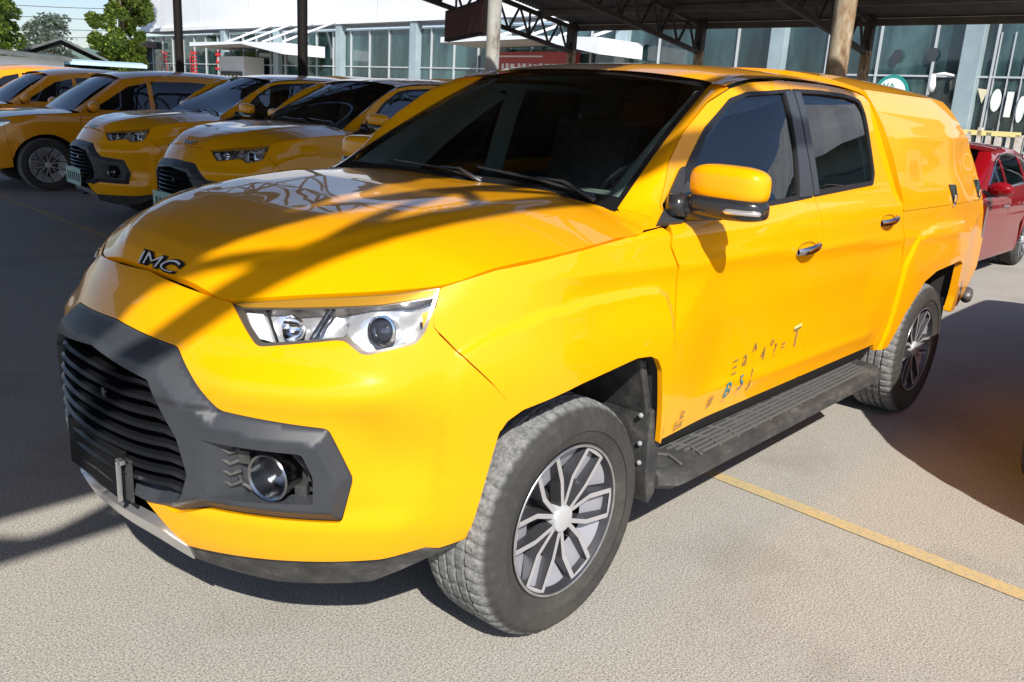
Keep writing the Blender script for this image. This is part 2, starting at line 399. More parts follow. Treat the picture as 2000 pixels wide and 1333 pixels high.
# ------------------------------------------------------------------ ground, line, hills
def ground_material():
    m = mat("concrete ground", (.30, .285, .26), .93, spec=.25); n, l, b = nodes(m)
    big = noise(m, .35, 5); stain = noise(m, 1.3, 6, .55); mid = noise(m, 9, 6); fine = noise(m, 150, 5, .85)
    tc = n.new("ShaderNodeTexCoord"); vo = n.new("ShaderNodeTexVoronoi"); vo.inputs["Scale"].default_value = 60
    l.new(tc.outputs["Object"], vo.inputs[0])
    c = ramp(m, big, [(.32, (.285, .265, .235)), (.68, (.385, .36, .32))])
    c = mixc(m, .55, c, ramp(m, mid, [(.3, (.28, .265, .24)), (.7, (.38, .36, .325))]))
    c = mixc(m, .60, c, ramp(m, fine, [(.40, (.05, .047, .042)), (.475, (.29, .275, .245)), (.56, (.66, .625, .56))]))
    c = mixc(m, .8, c, ramp(m, stain, [(.36, (.84, .83, .81)), (.47, (1, 1, 1)), (.62, (1, .99, .97))]), 'MULTIPLY')
    pits = ramp(m, vo.outputs["Distance"], [(.05, (.45, .42, .38)), (.22, (1, 1, 1))])
    c = mixc(m, .5, c, pits, 'MULTIPLY')
    # hairline cracks
    v2 = n.new("ShaderNodeTexVoronoi"); v2.feature = 'DISTANCE_TO_EDGE'; v2.inputs["Scale"].default_value = .33
    mp = n.new("ShaderNodeMapping"); w = n.new("ShaderNodeMix"); w.data_type = 'VECTOR'; w.inputs[0].default_value = .12
    nz = n.new("ShaderNodeTexNoise"); nz.inputs["Scale"].default_value = 3; l.new(tc.outputs["Object"], nz.inputs[0])
    l.new(tc.outputs["Object"], w.inputs[4]); l.new(nz.outputs["Color"], w.inputs[5]); l.new(w.outputs[1], v2.inputs[0])
    cr = ramp(m, v2.outputs["Distance"], [(.0, (.62, .6, .58)), (.003, (1, 1, 1))])
    c = mixc(m, .12, c, cr, 'MULTIPLY'); setc(m, c)
    return m
G_MAT = ground_material()
mb = MB(); mb.grid([[(x, y, 0) for x in (-300, -60, -20, 0, 20, 200)] for y in (200, 20, 0, -20, -60, -300)])
g = mb.build("ground", G_MAT); tag(g, kind='structure')
if g.data.polygons[0].normal.z < 0: g.data.flip_normals()
m = mat("worn yellow line paint", (.62, .42, .12), .85); n, l, b = nodes(m)
f = noise(m, 60, 6, .7); f2 = noise(m, 5, 3)
c = ramp(m, f, [(.36, (.36, .32, .25)), (.50, (.58, .42, .16)), (.75, (.66, .50, .22))]); setc(m, mixc(m, ramp(m, f2, [(.3, (.0, .0, .0)), (.7, (.55, .55, .55))]), c, (.38, .34, .28)))
random.seed(9); L = []; Rr = []
for i in range(120):
    y = -26+i*.27; x = -1.43+.06*(y-.66)
    L.append((x-.042-random.uniform(-.006, .006), y, .004)); Rr.append((x+.042+random.uniform(-.006, .006), y, .004))
mb = MB(); mb.grid([L, Rr]); o = mb.build("parking_line", m); tag(o, kind='structure')
if o.data.polygons[0].normal.z < 0: o.data.flip_normals()
# far ridge
mh = varied("hazy hillside", (.10, .17, .13), (.16, .23, .19), .05, .95)
random.seed(2); P = []
for i in range(60):
    a = R(-95-i*.75); base = 9+6*math.sin(i*.23)+3*math.sin(i*.61)+random.uniform(-.7, .7); row = []
    for rr, hh in ((300, -1), (350, base*.55), (420, base+9), (520, base*.5), (560, -1)):
        row.append((rr*math.cos(a), rr*math.sin(a), hh))
    P.append(row)
mb = MB(); mb.grid(P); tag(mb.build("hills", mh, smooth=True), kind='structure')

# ------------------------------------------------------------------ showroom
FD = 31.9; FAZ = R(-182.6)
FO = Vector((CAM_POS.x+FD*math.cos(FAZ), CAM_POS.y+FD*math.sin(FAZ), 0))
show = empty("showroom_building", FO, R(-2.6))
tag(show, "long glass fronted showroom with white upper wall behind the parked pickups", "building")
m_fascia = varied("white cladding", (.80, .82, .86), (.74, .76, .80), .8, .45)
m_mull = mat("pale aluminium", (.62, .66, .68), .4, .3)
m_conc = varied("grey render", (.42, .42, .40), (.52, .51, .48), 1.5, .9)
m_glass = mat("tinted showroom glass", (.025, .06, .065), .06, spec=.9, coat=.6); n, l, b = nodes(m_glass)
fz = noise(m_glass, .35, 5, stretch=(1, 1.5, .5)); setc(m_glass, ramp(m_glass, fz, [(.36, (.008, .016, .018)), (.50, (.022, .05, .055)), (.64, (.07, .14, .145))]))
m_glass2 = mat("clear lobby glass", (.10, .16, .16), .08, spec=.8)
GL, GR = -77.3, 1.0
mb = MB(); mb.box((-1.0, (GL+GR)/2, 9.2), (2, GR-GL, 6.8)); mb.box((.06, (GL+GR)/2, 5.93), (.34, GR-GL+.2, .26)); w_ = mb.build("upper_wall", m_fascia, show)
for k in range(10):
    mb = MB(); mb.box((.012, GL+3.5+k*7.55, 9.3), (.03, .05, 6.4)); mb.build("wall_joint", mat("joint grey", (.45, .47, .5), .6), w_)
mb = MB(); mb.box((-.3, (GL+GR)/2, 2.75), (.2, GR-GL, 5.5)); mb.build("window_glass", m_glass, show)
mb = MB(); mb.box((-1.6, (GL+GR)/2, 2.6), (2.3, GR-GL, 5.2)); mb.build("inner_wall", m_conc, show)
mb = MB()
y = GL
ys_m = []
while y < GR:
    ys_m.append(y); y += 1.925
for y in ys_m: mb.box((-.16, y-.02, 2.75), (.12, .06, 5.5))
for z in (1.0, 3.35, 5.45): mb.box((-.17, (GL+GR)/2, z), (.07, GR-GL, .06))
for k in range(16): mb.box((-.165, -9.85+.42*k, 2.4), (.05, .035, 4.7))
mb.build("window_frame", m_mull, show)
for y in (-62.5, -55.0, -47.5, -40.1, -32.9, -25.35, -17.7, -10.6, -3.2):
    mb = MB(); mb.box((-.05, y, 2.9), (.4, .62, 5.7)); mb.build("pillar", varied("pale pillar", (.36, .45, .48), (.28, .36, .39), 1.2, .4), show, bevel=.02)
mb = MB(); mb.box((.3, GL+1.3, 4.8), (1.0, 2.4, .5)); mb.box((.1, GL+.3, 2.4), (.5, .6, 4.6)); mb.build("corner_block", varied("brown corner", (.20, .17, .15), (.27, .22, .19), 1, .8), show)
# window lettering and stickers
m_red = mat("red vinyl", (.75, .03, .03), .5); m_white_v = mat("white vinyl", (.85, .88, .84), .5)
def wall_text(body, y, z, size, mt, name="lettering", flipx=False, n=-.085, squeeze=1.0, par=None):
    cu = bpy.data.curves.new(name, 'FONT'); cu.body = body; cu.size = size
    tmp = bpy.data.objects.new(name, cu); COL.objects.link(tmp)
    me = bpy.data.meshes.new_from_object(tmp.evaluated_get(bpy.context.evaluated_depsgraph_get())); bpy.data.objects.remove(tmp)
    V = [(n, y+v.co.x*squeeze, z+v.co.y) for v in me.vertices]
    return raw(name, V, [tuple(p_.vertices) for p_ in me.polygons], mt, par or show)
m_redpane = mat("red poster film", (.55, .05, .04), .5)
for y, ch in ((-73.9, "汽"), (-68.6, "值"), (-64.3, "车")):
    wall_text(ch, y, 2.75, 2.0, m_red, squeeze=.75)
# porches
def porch(s0, sm, s1, red):
    k = .906
    def q(s, z, n=3.0): return (n, s*k, 1.54+(z-1.54)*k)
    top = [(s0, 4.95), (sm, 4.93), (s1, 4.80)]; bot = [(s0, 4.66), (sm, 4.78), (s1, 4.07)]
    mb = MB(); F = [q(*p_) for p_ in top]+[q(*p_) for p_ in reversed(bot)]; B = [(.0, p_[1], p_[2]) for p_ in F]
    mb.add(F+B, [(0, 1, 4, 5), (1, 2, 3, 4), (0, 6, 7, 1), (1, 7, 8, 2), (2, 8, 9, 3), (0, 5, 11, 6)])
    pc = mb.build("porch", m_fascia, show, fix=False)
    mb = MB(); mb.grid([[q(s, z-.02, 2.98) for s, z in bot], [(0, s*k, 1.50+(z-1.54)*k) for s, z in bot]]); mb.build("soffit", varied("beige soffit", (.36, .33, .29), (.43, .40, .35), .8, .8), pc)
    mb = MB()
    for i in range(4):
        s = s0+(s1-s0)*(.32+.20*i); mb.tube([q(s, 4.93, 2.4), (0.1, (s+3.0)*k, 6.0)], .065, 8)
    mb.build("support_rod", m_fascia, pc)
    if red:
        mb = MB(); mb.box((.35, -30.6, 3.60), (.3, 6.0, 1.05)); mb.build("signboard", mat("faded red board", (.34, .05, .045), .6), pc)
        random.seed(3); mb = MB(); y = -33.2
        while y < -27.9:
            w = random.uniform(.16, .34); mb.box((.515, y, 3.42+random.uniform(-.03, .03)), (.02, w, random.uniform(.22, .34))); y += w+.16
        mb.box((.515, -31.4, 3.92), (.02, 3.4, .07)); mb.build("sign_lettering", mat("dull white letters", (.62, .55, .52), .6), pc)
    else:
        mb = MB(); mb.box((.75, -58.6, 1.9), (1.5, 3.6, 3.8)); mb.build("lobby", varied("pale lobby wall", (.55, .54, .52), (.62, .61, .58), 1, .7), pc)
        mb = MB(); mb.box((1.53, -58.6, 1.4), (.06, 3.0, 2.8)); mb.build("lobby_door", mat("dark door", (.06, .06, .05), .3), pc)
        mb = MB()
        for i in range(5): mb.box((1.58, -59.7+.55*i, 2.0), (.03, .26, 1.1))
        mb.build("door_poster", mat("cream posters", (.72, .70, .5), .6), pc)
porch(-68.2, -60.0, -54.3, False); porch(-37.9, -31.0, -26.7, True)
def disc(mb, y, z, ry, rz, n=-.075, k=24): mb.add([(n, y+ry*math.cos(2*math.pi*i/k), z+rz*math.sin(2*math.pi*i/k)) for i in range(k)], [tuple(range(k))])
mb = MB(); mb.add([(-.075, -10.25, 2.98), (-.075, -9.93, 2.95), (-.075, -10.05, 2.5)], [(0, 1, 2)]); mb.build("sticker", mat("cream vinyl", (.75, .68, .48), .5), show)
mb = MB(); disc(mb, -9.63, 2.62, .16, .36); disc(mb, -8.85, 2.36, .12, .42); mb.box((-.075, -9.22, 2.5), (.01, .2, .8)); disc(mb, -8.4, 2.4, .15, .4); disc(mb, -7.9, 2.4, .15, .4); mb.build("sticker", m_white_v, show)
mb = MB(); mb.box((.35, -9.45, 1.56), (.1, 1.75, .16)); mb.build("yellow_rail", mat("pale yellow rail", (.85, .72, .30), .5), show)
mb = MB(); disc(mb, -13.1, 2.76, .62, .62, -.08); mb.build("round_sticker", mat("teal vinyl", (.03, .30, .27), .4), show)
mb = MB(); disc(mb, -13.1, 2.76, .50, .50, -.07); mb.build("round_sticker", m_white_v, show)
wall_text("VA", -13.42, 2.86, .34, mat("teal vinyl"), n=-.06)
mb = MB(); mb.tube([(-.1, -11.0, 3.35), (.5, -11.2, 3.4), (.55, -11.5, 3.35)], .05, 8); mb.tube([(.55, -11.52, 3.38), (.55, -11.52, 3.0), (.55, -11.52, 2.8)], [.07, .13, .09], 12); mb.build("wall_lamp", mat("white enamel", (.8, .8, .8), .4), show, smooth=True)
for y, z in ((-13.1, 4.0), (-11.9, 4.05)):
    mb = MB(); disc(mb, y, z, .2, .25, -.08, 6); mb.build("snow_sticker", mat("grey film", (.05, .06, .065), .5), show)
# pale things and bushes seen low behind the glass
mb = MB()
random.seed(8)
for i in range(9): mb.box((.3, -10.4+.3*i, .75+random.uniform(0, .2)), (.2, random.uniform(.1, .22), 1.3+random.uniform(0, .4)))
mb.build("display_stand", varied("mixed pale display", (.55, .42, .34), (.65, .66, .62), 6, .6), show)

# ------------------------------------------------------------------ big carport whose posts stand behind the row
m_rust = mat("rusty painted steel", (.35, .28, .18), .75); n, l, b = nodes(m_rust)
f1 = noise(m_rust, 6, 7, .7, stretch=(1, 1, .35)); setc(m_rust, ramp(m_rust, f1, [(.36, (.10, .05, .025)), (.47, (.26, .17, .09)), (.6, (.42, .36, .26))])); bump(m_rust, f1, .4, .01)
m_greypost = mat("weathered grey steel", (.42, .41, .38), .7); f1 = noise(m_greypost, 5, 7, .7, stretch=(1, 1, .4)); setc(m_greypost, ramp(m_greypost, f1, [(.34, (.13, .09, .05)), (.46, (.34, .33, .30)), (.7, (.46, .46, .43))]))
m_dark = varied("dark steel", (.018, .014, .012), (.04, .028, .02), 5, .7)
m_black = mat("black painted post", (.010, .008, .007), .7, spec=.2)
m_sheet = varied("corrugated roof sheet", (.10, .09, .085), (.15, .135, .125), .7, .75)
RZ = 4.5; RY = 3.5
def post(x, y, h, r, mt, label, name="carport_post", grp="steel posts carrying the carport roofs"):
    mb = MB(); mb.lathe([(0, 0), (r*2.0, 0), (r*2.0, .02), (r*1.04, .03), (r, .05), (r, h-.02), (r*1.6, h-.02), (r*1.6, h), (0, h)], 20, c=(x, y, 0))
    o = mb.build(name, mt, auto=R(40)); tag(o, label, "post", grp); return o
post(-7, -1.42, RZ-.75, .105, m_rust, "thick rusty round post rising behind the roof of the nearest yellow pickup")
post(-7, -6.23, RZ-.75, .095, m_greypost, "pale grey round post in front of the dark hanging sign board")
post(-7, -10.7, RZ-.75, .085, m_black, "dark round post behind the roof of the middle yellow pickup")
post(-7, -15.0, RZ-.75, .085, m_black, "dark round post in front of the red window lettering")
cr = empty("carport_roof", (0, 0, 0)); tag(cr, "high corrugated carport roof over the row of pickups, casting truss shadows on the bonnet", "carport roof")
def roof_edge(x): return float(np.interp(x, [-5, .3, 1.9, 2.7, 4.8, 6.6], [2.25, 2.70, 3.03, 3.30, 3.36, 3.36]))
def sheet(x0, x1, y0, z, n=9):
    mb = MB(); rows = []; xs_ = np.arange(x0, x1, .0625)
    for i, x in enumerate(xs_):
        zz = z+(.03 if i % 4 < 2 else 0); rows.append([(x, y0, zz), (x, roof_edge(x), zz)])
    mb.grid(rows); return mb
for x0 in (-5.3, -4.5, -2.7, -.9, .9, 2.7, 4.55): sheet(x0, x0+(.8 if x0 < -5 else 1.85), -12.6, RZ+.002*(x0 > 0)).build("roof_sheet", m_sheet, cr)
def girder(name, a, b_, depth, mt, par, pitch=.6, r=.025, web=.014, slope_bot=0):
    a = Vector(a); b_ = Vector(b_); L = (b_-a).length; d = (b_-a)/L; N = max(2, int(L/pitch)); dz = Vector((0, 0, -depth)); mb = MB()
    mb.beam(a, b_, r*2); mb.beam(a+dz, b_+dz, r*2)
    for i in range(N):
        p0 = a+d*L*i/N; p1 = a+d*L*(i+1)/N; pm = (p0+p1)/2
        mb.beam(p0, pm+dz, web*2); mb.beam(pm+dz, p1, web*2)
        if i % 2 == 0: mb.beam(p0, p0+dz, web*2)
    return mb.build(name, mt, par)
EY = 3.28
girder("edge_truss", (-.3, EY, RZ-.06), (6.6, EY, RZ-.06), .34, m_dark, cr, 1.15, .036, .022)
for x in (-5.2, -1, 6.3):
    girder("cross_truss", (x, -12.6, RZ-.1), (x, 2.2, RZ-.1), .6, m_dark, cr, 1.1, .035, .02)
mb = MB()
for i in range(8): mb.box((-.35, -12.4+1.9*i, RZ-.055), (9.8, .06, .05))
mb.build("purlin", m_dark, cr)
for y in (-1.42, -6.23, -10.7): girder("rafter_truss", (-7.1, y, RZ-.1), (-5.2, y, RZ-.1), .6, m_dark, cr, .6, .035, .02)
for i, y in enumerate((-3.8, -8.2, -12.4)):
    post(6.3, y, RZ-.7, .10, m_greypost, ("grey post of the high carport roof nearest the photographer", "grey post of the high carport roof, middle of its row", "grey post of the high carport roof, last of its row")[i])

# ------------------------------------------------------------------ far carport in front of the showroom
fc = empty("far_carport", (-20, -10, 0)); tag(fc, "low dark carport with lattice trusses in front of the showroom glass", "carport")
def F(x, y, z): return (x+20, y+10, z)
def roofz(x): return 4.1+(x+20)*.135
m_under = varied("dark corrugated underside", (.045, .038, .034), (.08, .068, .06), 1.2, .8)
mb = MB(); rows = []
for i in range(64*2+1):
    x = -20.2+9.2*i/128; rows.append([F(x, -15.5, roofz(x)+.03*(i % 2)), F(x, .5, roofz(x)+.03*(i % 2))])
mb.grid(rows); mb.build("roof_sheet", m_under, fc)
mb = MB()
for i in range(6):
    x = -20.1+1.75*i; mb.box(F(x, -7.5, roofz(x)-.12), (.09, 15.9, .16))
mb.box(F(-20.25, -7.5, 4.1), (.06, 16.1, .26)); mb.build("purlin", varied("brown purlin", (.06, .045, .035), (.10, .08, .065), 2, .8), fc)
for y in (-15.3, -10.8, -6.2, -1.6):
    mb = MB(); mb.lathe([(0, 0), (.13, 0), (.13, 3.3), (0, 3.3)], 14, c=F(-19.9, y, 0)); mb.build("post", m_rust if y > -16 else m_dark, fc, smooth=False)
    mb = MB(); r = .05; N = 10; x0, x1 = -20.1, -11.2
    tp = lambda t: Vector(F(x0+(x1-x0)*t, y, roofz(x0+(x1-x0)*t)-.16)); bt = lambda t: Vector(F(x0+(x1-x0)*t, y, 3.22+(x1-x0)*t*.135))
    mb.beam(tp(0), tp(1), .11); mb.beam(bt(0), bt(1), .11)
    mb.beam(F(-19.9, y, 3.2), F(-19.9, y, 4.1), .2)
    for i in range(N):
        a, c_ = tp(i/N), tp((i+1)/N); e = bt((i+.5)/N); mb.beam(a, e, .05); mb.beam(e, c_, .05)
        if i % 2 == 0: mb.beam(e, tp((i+.5)/N), .05)
    mb.build("truss", m_dark, fc)
# led board hung under the truss
sg = empty("hanging_sign", (-13, -13.4, 3.0)); tag(sg, "dark brown rectangular display board hanging left of the pale grey post", "sign")
P0, P1 = Vector((-12.9, -13.45, 0)), Vector((-12.0, -11.28, 0))
P0 = Vector((-13.6, -14.2, 0)); P1 = Vector((-12.0, -11.28, 0)); dd = (P1-P0).normalized(); L_ = (P1-P0).length; rot = Matrix.Rotation(math.atan2(dd.y, dd.x), 3, 'Z')
mid = (P0+P1)/2
mb = MB(); mb.box((mid.x+13, mid.y+13.4, .35), (L_, .14, .72), rot); mb.build("frame", mat("black frame", (.012, .009, .008), .9, spec=.1), sg, bevel=.01)
m_led = varied("unlit display matrix", (.030, .010, .007), (.06, .022, .015), 14, .9, spec=.1)
mb = MB(); off = rot @ Vector((0, -.075, 0)); mb.box((mid.x+13+off.x, mid.y+13.4+off.y, .35), (L_-.12, .01, .60), rot); off = -off; mb.box((mid.x+13+off.x, mid.y+13.4+off.y, .35), (L_-.12, .01, .60), rot); mb.build("screen", m_led, sg)
for k in (-.9, .9):
    mb = MB(); mb.beam(Vector((mid.x+13, mid.y+13.4, .7))+dd*k, Vector((mid.x+13, mid.y+13.4, 1.9))+dd*k, .04); mb.build("hanger", m_dark, sg)

# ------------------------------------------------------------------ left background: sheds, trees, wires
def at(az, dist, z=0): return Vector((CAM_POS.x+dist*math.cos(R(az)), CAM_POS.y+dist*math.sin(R(az)), z))
def shed(label, a0, a1, dist, depth, h, roof, mw, mr, name="shed"):
    A = at(a0, dist); B = at(a1, dist); d = (B-A).normalized(); nrm = Vector((d.y, -d.x, 0));
    if nrm.dot(A-CAM_POS) < 0: nrm = -nrm
    e = empty(name, A); tag(e, label, "shed"); L = (B-A).length
    q = lambda s, t, z: tuple(d*s+nrm*t+Vector((0, 0, z)))
    mb = MB(); mb.add([q(0, 0, 0), q(L, 0, 0), q(L, 0, h), q(0, 0, h), q(0, depth, 0), q(L, depth, 0), q(L, depth, h), q(0, depth, h)], [(0, 1, 2, 3), (1, 5, 6, 2), (5, 4, 7, 6), (4, 0, 3, 7)]); mb.build("wall", mw, e)
    mb = MB(); o_ = .4
    if roof[0] == 'gable':
        hm = roof[1]; t = .18
        for s0, z0, s1, z1 in ((-o_, h-.1, L*.52, hm), (L*.52, hm, L+o_, h-.1)):
            mb.add([q(s0, -o_, z0), q(s1, -o_, z1), q(s1, depth, z1), q(s0, depth, z0), q(s0, -o_, z0+t), q(s1, -o_, z1+t), q(s1, depth, z1+t), q(s0, depth, z0+t)], [(0, 1, 2, 3), (4, 5, 6, 7), (0, 1, 5, 4), (3, 2, 6, 7), (0, 3, 7, 4), (1, 2, 6, 5)])
    else:
        hl, hr = roof[1], roof[2]; t = .22
        mb.add([q(-o_, -o_*2, hl), q(L+o_, -o_*2, hr), q(L+o_, depth, hr+.3), q(-o_, depth, hl+.3), q(-o_, -o_*2, hl+t), q(L+o_, -o_*2, hr+t), q(L+o_, depth, hr+.3+t), q(-o_, depth, hl+.3+t)], [(0, 1, 2, 3), (4, 5, 6, 7), (0, 1, 5, 4), (3, 2, 6, 7), (0, 3, 7, 4), (1, 2, 6, 5)])
    mb.build("roof", mr, e); return e
m_wwall = varied("white shed wall", (.78, .80, .82), (.66, .72, .74), .3, .6)
m_bwall = varied("bluish shed wall", (.52, .60, .68), (.60, .66, .72), .5, .6)
m_roofd = varied("dark shed roof", (.05, .06, .06), (.11, .12, .12), .8, .7)
m_roofb = varied("blue shed roof", (.35, .52, .62), (.45, .60, .68), .8, .6)
shed("open gabled shed with dark roof trusses behind the white walled shed", -108.6, -112.9, 74, 10, 3.1, ('gable', 4.35), varied("dark shed wall", (.10, .14, .13), (.20, .24, .22), .7, .8), m_roofd)  # wall in a dark grey green with random patches
shed("white walled shed with dark sloping roof, leftmost of the sheds", -105, -110.9, 62, 8, 2.75, ('lean', 2.95, 2.65), m_wwall, m_roofd)
shed("low bluish shed with pale blue roof beside the showroom", -110.95, -114.9, 66, 8, 2.35, ('lean', 2.55, 2.6), m_bwall, m_roofb)
def tree(label, base, h, rad, crown_z0, seed, leaf, nleaf, mt, grp="trees beyond the sheds"):
    rnd = random.Random(seed); e = empty("broadleaf_tree", base); tag(e, label, "tree", grp)
    mb = MB(); mb.tube([(0, 0, 0), (.1, .05, h*.25), (.0, .1, h*.5), (.1, 0, h*.85)], [h*.03, h*.024, h*.017, h*.006], 8)
    for k in range(9):
        a = rnd.uniform(0, 6.28); z0 = h*rnd.uniform(.3, .6); rr = rad*rnd.uniform(.5, .9); mb.tube([(0, .05, z0), (rr*.5*math.cos(a), rr*.5*math.sin(a), z0+h*.1), (rr*math.cos(a), rr*math.sin(a), z0+h*.24)], [h*.011, h*.007, h*.003], 5)
    mb.build("trunk", varied("bark", (.10, .07, .05), (.17, .13, .09), 4, .9), e, smooth=True)
    cl = []
    for k in range(95):
        t = rnd.random(); z = crown_z0+(h-crown_z0)*t; w = rad*math.sin(math.pi*min(.98, .12+.80*t))**.7; a = rnd.uniform(0, 6.28); q = rnd.uniform(.3, 1)
        cl.append((w*q*math.cos(a), w*q*math.sin(a), z, rad*rnd.uniform(.20, .34)))
    mb = MB()
    for k in range(nleaf):
        cx, cy, cz, cr_ = cl[rnd.randrange(len(cl))]; v = Vector((rnd.gauss(0, 1), rnd.gauss(0, 1), rnd.gauss(0, 1))).normalized()*cr_*rnd.uniform(.55, 1.05)
        c = Vector((cx, cy, cz))+v; a = Vector((rnd.gauss(0, 1), rnd.gauss(0, 1), rnd.gauss(0, .6))).normalized(); b_ = a.orthogonal().normalized(); s = leaf*rnd.uniform(.6, 1.3)
        mb.mi = 0 if rnd.random() < .6 else 1
        mb.add([c-a*s, c+b_*s*.55, c+a*s, c-b_*s*.55], [(0, 1, 2, 3)])
    mb.build("crown", mt, e, fix=False); return e
def leafm(name, a, b_):
    m = varied(name, a, b_, 1.2, .55); nd, l, b = nodes(m); b.inputs["Subsurface Weight"].default_value = 0; return m
LM = [leafm("leaf green", (.07, .12, .018), (.16, .24, .03)), leafm("leaf yellow green", (.26, .34, .05), (.34, .40, .08))]
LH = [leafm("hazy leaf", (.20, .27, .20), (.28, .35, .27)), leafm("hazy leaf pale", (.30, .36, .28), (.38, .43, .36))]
tree("tall bright green tree cut by the upper left corner of the photo", at(-107.5, 72), 11.0, 1.8, 1.6, 5, .15, 20000, LM)
tree("bright green tree between the open sky and the white showroom wall", at(-114.0, 76), 13.0, 2.1, 1.3, 11, .15, 42000, LM)
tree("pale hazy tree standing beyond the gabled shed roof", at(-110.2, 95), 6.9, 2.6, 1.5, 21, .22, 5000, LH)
mb = MB()
for i, (z0, z1) in enumerate(((7.6, 8.3), (5.9, 6.4), (5.2, 5.8), (6.9, 7.3), (10.5, 11.2))):
    A = at(-100, 90, z0); B = at(-116, 90, z1); mb.tube([A+(B-A)*t-Vector((0, 0, .5*4*t*(1-t))) for t in [j/12 for j in range(13)]], .025, 4, cap=False)
    
tag(mb.build("power_lines", mat("wire", (.05, .05, .06), .6)), "thin overhead wires crossing the sky between the two bright trees", "wires")

# shed across the lane: it stands beside the photographer and shows only as reflections in the side glass
e = empty("warehouse", (-19, 4.6, 0)); tag(e, "grey roofed warehouse across the lane, mirrored in the rear side window of the foreground pickup", "building")
mb = MB(); mb.box((-4, 15, 2.7), (8, 30, 5.4)); mb.build("wall", varied("grey green wall", (.16, .23, .22), (.26, .33, .31), .4, .7), e)
for k in range(6):
    mb = MB(); mb.box((.03, 2.5+5*k, 3.4), (.08, 3.4, 2.0)); mb.build("window", mat("dark band window", (.03, .05, .055), .2), e)
mb = MB(); n_r = 60
mb.grid([[(.7, -1+32*i/n_r, 5.2+.07*(i % 2)) for i in range(n_r+1)], [(-4, -1+32*i/n_r, 8.9+.07*(i % 2)) for i in range(n_r+1)]]); mb.grid([[(-4, -1, 8.9), (-4, 31, 8.9)], [(-8.6, -1, 5.3), (-8.6, 31, 5.3)]]); mb.add([(0, 0, 5.3), (-8, 0, 5.3), (-4, 0, 8.8)], [(0, 1, 2)]); mb.build("roof", varied("pale metal roof", (.30, .32, .34), (.42, .44, .46), .5, .6), e)
# ------------------------------------------------------------------ pickup materials
def paint(name, a, rough=.28, orange=0.0):
    m = mat(name, a, rough, 0, .88, .08, coat_rough=.008)
    n, l, b = nodes(m); f = noise(m, 900, 2); bump(m, f, .02, .001); b.inputs["Coat IOR"].default_value = 1.45
    return m
PAINT = paint("yellow body paint", (.93, .40, .001))
PLASTIC = mat("textured charcoal plastic", (.06, .064, .072), .42, spec=.5); f = noise(PLASTIC, 700, 2); bump(PLASTIC, f, .25, .002)
n_, l_, b_n = nodes(PLASTIC); f = noise(PLASTIC, 5, 6, .7); setc(PLASTIC, ramp(PLASTIC, f, [(.35, (.036, .040, .048)), (.7, (.052, .056, .064))]))
GLOSSB = mat("gloss black plastic", (.012, .013, .015), .12, spec=.6, coat=.4)
DUSTY = mat("dusty black plastic", (.05, .05, .05), .6); f = noise(DUSTY, 12, 7, .75, stretch=(.6, 1.2, 1.2)); setc(DUSTY, ramp(DUSTY, f, [(.38, (.03, .031, .033)), (.55, (.060, .059, .056)), (.74, (.15, .145, .13))])); bump(DUSTY, f, .3, .003)
BLACK = mat("black rubber trim", (.015, .015, .017), .5)
VOID = mat("dark cavity", (.012, .012, .013), .9, spec=.1)
CHROME = mat("chrome", (.86, .87, .88), .07, 1.0)
SATIN = mat("satin silver", (.62, .63, .65), .28, .9); f = noise(SATIN, 25, 5); setc(SATIN, ramp(SATIN, f, [(.35, (.50, .51, .53)), (.7, (.70, .71, .73))]))
REFL = mat("lamp reflector", (.92, .93, .95), .22, .7)
LAMPW = mat("pale lamp bowl", (.86, .87, .90), .22, .35)
LAMPIN = mat("lamp housing grey", (.50, .51, .53), .35, .5)
LENSG = glassy("clear lamp lens", (.97, .98, 1.0), 1.5)
WSG = glassy("tinted windscreen", (.84, .92, .89), 1.45)
SIDEG = glassy("dark privacy glass", (.50, .51, .52), 2.3)
INT = varied("grey cabin trim", (.10, .13, .135), (.13, .17, .175), 4, .7)
INTL = varied("light cabin trim", (.52, .68, .70), (.60, .76, .78), 4, .7)
SEAT = varied("grey seat cloth", (.09, .095, .10), (.14, .14, .145), 20, .85)
MUD = mat("wheel arch liner", (.03, .03, .03), .85)
TYRE = mat("dusty tyre rubber", (.06, .06, .06), .85, spec=.3); n, l, b = nodes(TYRE)
tc = n.new("ShaderNodeTexCoord"); sp = n.new("ShaderNodeSeparateXYZ"); l.new(tc.outputs["Object"], sp.inputs[0])
cb = n.new("ShaderNodeCombineXYZ"); l.new(sp.outputs[0], cb.inputs[0]); l.new(sp.outputs[2], cb.inputs[1])
ln = n.new("ShaderNodeVectorMath"); ln.operation = 'LENGTH'; l.new(cb.outputs[0], ln.inputs[0])
f1 = noise(TYRE, 32, 7, .75); f2 = noise(TYRE, 90, 4, .7); f3 = noise(TYRE, 4, 4)
side_c = ramp(TYRE, f3, [(.3, (.040, .040, .040)), (.55, (.055, .052, .048)), (.75, (.075, .069, .058))])
side_c = mixc(TYRE, ramp(TYRE, f1, [(.5, (0, 0, 0)), (.8, (.3, .3, .3))]), side_c, (.15, .14, .12))
tread_c = ramp(TYRE, f1, [(.3, (.08, .082, .082)), (.5, (.17, .173, .17)), (.7, (.33, .33, .32))])
tread_c = mixc(TYRE, .35, tread_c, ramp(TYRE, f2, [(.4, (.07, .07, .07)), (.6, (.34, .34, .33))]))
tf = ramp(TYRE, ln.outputs["Value"], [(.345, (0, 0, 0)), (.356, (1, 1, 1))]); setc(TYRE, mixc(TYRE, tf, side_c, tread_c)); bump(TYRE, f2, .25, .003)
RIMD = mat("grey painted alloy", (.085, .085, .095), .38, .6)
RIMB = mat("machined alloy face", (.62, .62, .65), .36, .6)
